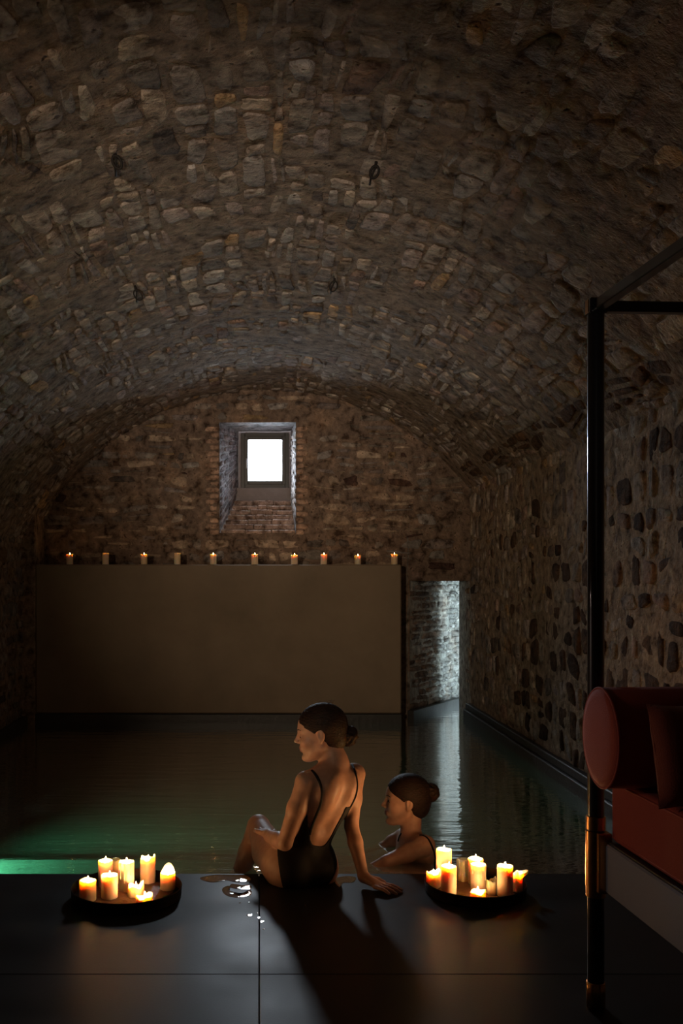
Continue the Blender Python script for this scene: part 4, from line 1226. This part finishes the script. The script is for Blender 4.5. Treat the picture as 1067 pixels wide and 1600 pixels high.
# swimsuit: the torso grown by a few millimetres, cut by a scooped neckline and leg lines
U = T; X, Y, Z = np.meshgrid(*U.ax, indexing='ij')
dx = np.stack([X - pel[0], Y - pel[1], Z - pel[2]], -1)
tt = dx @ tup; ss = dx @ rgt; ff = dx @ fw
front = np.clip((ff + 0.02) / 0.05, 0, 1)
neckline = (1 - front) * (0.124 + 0.20 * np.where(ss < 0.016, (np.abs(ss - 0.016) / 0.072) ** 5.0, (np.abs(ss - 0.016) / 0.100) ** 3.0)) + front * 0.36
nl = np.minimum(neckline, 0.33)
reg = tt - nl
legL = unit((-0.80, 0.10, -0.16)); pl0 = W(437, 1353, 4.335)
dL = (X - pl0[0]) * legL[0] + (Y - pl0[1]) * legL[1] + (Z - pl0[2]) * legL[2]
legR = unit((0.70, 0.45, -0.55)); pr0 = W(508, 1368, 4.40)
dR = (X - pr0[0]) * legR[0] + (Y - pr0[1]) * legR[1] + (Z - pr0[2]) * legR[2]
U.F = np.maximum(U.F - 0.0045, np.maximum(np.maximum(reg * 0.8, dL), dR)).astype(np.float32)
Ps, Fs = U.mesh(); Ps = relax(Ps, Fs, 1, 0.4); Ps[:, 2] = np.where((Ps[:, 2] < 0.0) & (Ps[:, 1] < YE), 0.0003, Ps[:, 2])
suit = obj('swimsuit', Ps, Fs, M['suit'], wom)
def strap(px_pts, d0, d1, r, parent):
    pts = []
    for (x, y) in px_pts:
        d = B.hit(x, y, d0, d1)
        if d is not None: pts.append(W(x, y, d - 0.002))
    P_ = [Vector(p) for p in pts]; Q = []
    for i in range(len(P_) - 1):
        p0, p1, p2, p3 = P_[max(i - 1, 0)], P_[i], P_[i + 1], P_[min(i + 2, len(P_) - 1)]
        for t in (0, 0.25, 0.5, 0.75): Q.append(0.5 * (2 * p1 + (p2 - p0) * t + (2 * p0 - 5 * p1 + 4 * p2 - p3) * t * t + (3 * p1 - p0 - 3 * p2 + p3) * t ** 3))
    Q.append(P_[-1])
    return MB().tube(Q, r, 8).build('strap', M['suit'], parent, True)
strap([(487, 1204), (492, 1209), (497, 1217), (501, 1227), (503, 1238), (502, 1250), (499, 1262), (494, 1274), (489, 1286), (486, 1296), (484, 1304)], 4.2, 4.7, 0.0062, suit)
strap([(546, 1188), (550, 1194), (554, 1203), (557, 1215), (558, 1228), (556, 1242), (551, 1254), (545, 1265), (540, 1276)], 4.2, 4.8, 0.0050, suit)
face_details(HD, wom, B, 1, True)
make_hair(HD, wom, W(545, 1150, 4.43), 0.047, 4)

# ---- woman in the water
wo2 = empty('person'); tag(wo2, 'woman up to her chest in the water, hair in a bun, facing left', 'person')
B = Field((0.42, 4.60, -0.55), (1.06, 5.36, 0.20), 0.0042)
s2n, s2f = W(664, 1321, 4.86), W(630, 1309, 5.15)
r2 = unit((s2n - s2f) * np.array([1, 1, 0])); f2 = np.array([r2[1], -r2[0], 0.0])
f2 = f2 if f2[0] < 0 else -f2
ch = W(650, 1343, 5.00); up2 = unit((-0.10, 0, 1)); nb2 = W(641, 1303, 5.00)
ax2_ = tax(r2, up2)
B.ell(ch - up2 * 0.04, (0.145, 0.098, 0.16), ax2_, 0.05); B.ell(ch + up2 * 0.045, (0.130, 0.080, 0.07), ax2_, 0.05)
B.ell(ch - up2 * 0.30, (0.125, 0.09, 0.16), ax2_, 0.06)
for s_ in (-1, 1): B.ell(ch + f2 * 0.075 + r2 * 0.065 * s_ - up2 * 0.035, (0.056, 0.055, 0.058), ax2_, 0.03)
for sh in (s2n, s2f): B.cone(nb2 - up2 * 0.03, sh, 0.044, 0.043, 0.04)
T2 = B.copy()
e2n, e2f = W(604, 1347, 4.80), W(600, 1325, 5.16)
B.chain([s2n, s2n * 0.5 + e2n * 0.5, e2n], [0.050, 0.042, 0.034], 0.022); B.chain([s2f, s2f * 0.5 + e2f * 0.5, e2f], [0.048, 0.042, 0.034], 0.022)
h2n, h2f = e2n + np.array([-0.19, 0.02, -0.10]), e2f + np.array([-0.17, -0.05, -0.12])
h2n[0] = max(h2n[0], 0.45); h2f[0] = max(h2f[0], 0.45)
B.cone(e2n, h2n, 0.034, 0.024, 0.01); B.cone(e2f, h2f, 0.034, 0.024, 0.01)
HD2 = Head(W(634, 1252, 5.00), (-1, -0.02, 0.03), (0.02, 0, 1), 1.09)
B = merge_head(B, HD2, (HD2.p(-0.030, 0, -0.03), nb2 - up2 * 0.01, 0.051, 0.055))
P, Fc = B.mesh(); P = relax(P, Fc, 1, 0.4)
obj('body', P, Fc, M['skin'], wo2, True, skin_tone(P, HD2, SKIN))
X, Y, Z = np.meshgrid(*T2.ax, indexing='ij')
tz = (X - ch[0]) * up2[0] + (Y - ch[1]) * up2[1] + (Z - ch[2]) * up2[2]; fz = (X - ch[0]) * f2[0] + (Y - ch[1]) * f2[1]
T2.F = np.maximum(T2.F - 0.0045, tz - np.where(fz > 0, 0.0, -0.02)).astype(np.float32)
Ps, Fs = T2.mesh(); st2 = obj('swimsuit', Ps, Fs, M['suit'], wo2)
strap([(656, 1305), (662, 1306), (668, 1310), (673, 1318), (677, 1328), (680, 1340), (680, 1349)], 4.6, 5.3, 0.0045, st2)
strap([(627, 1302), (624, 1307), (622, 1314)], 4.6, 5.3, 0.0045, st2)
face_details(HD2, wo2, B, 1, False)
make_hair(HD2, wo2, W(671, 1238, 5.00), 0.050, 9, 0.012)

# put the origin of each group at its own base
for e_, base in ((wom, (0.2, 4.40, 0.0)), (wo2, (0.8, 5.0, -0.5)), (niche, (0.0, YB, WIN[2])), (win, (0.06, YI, 2.345)), (pas, (1.9, YB, -0.9))):
    e_.location = base
    for ch_ in e_.children: ch_.matrix_parent_inverse = Matrix.Translation(-Vector(base))
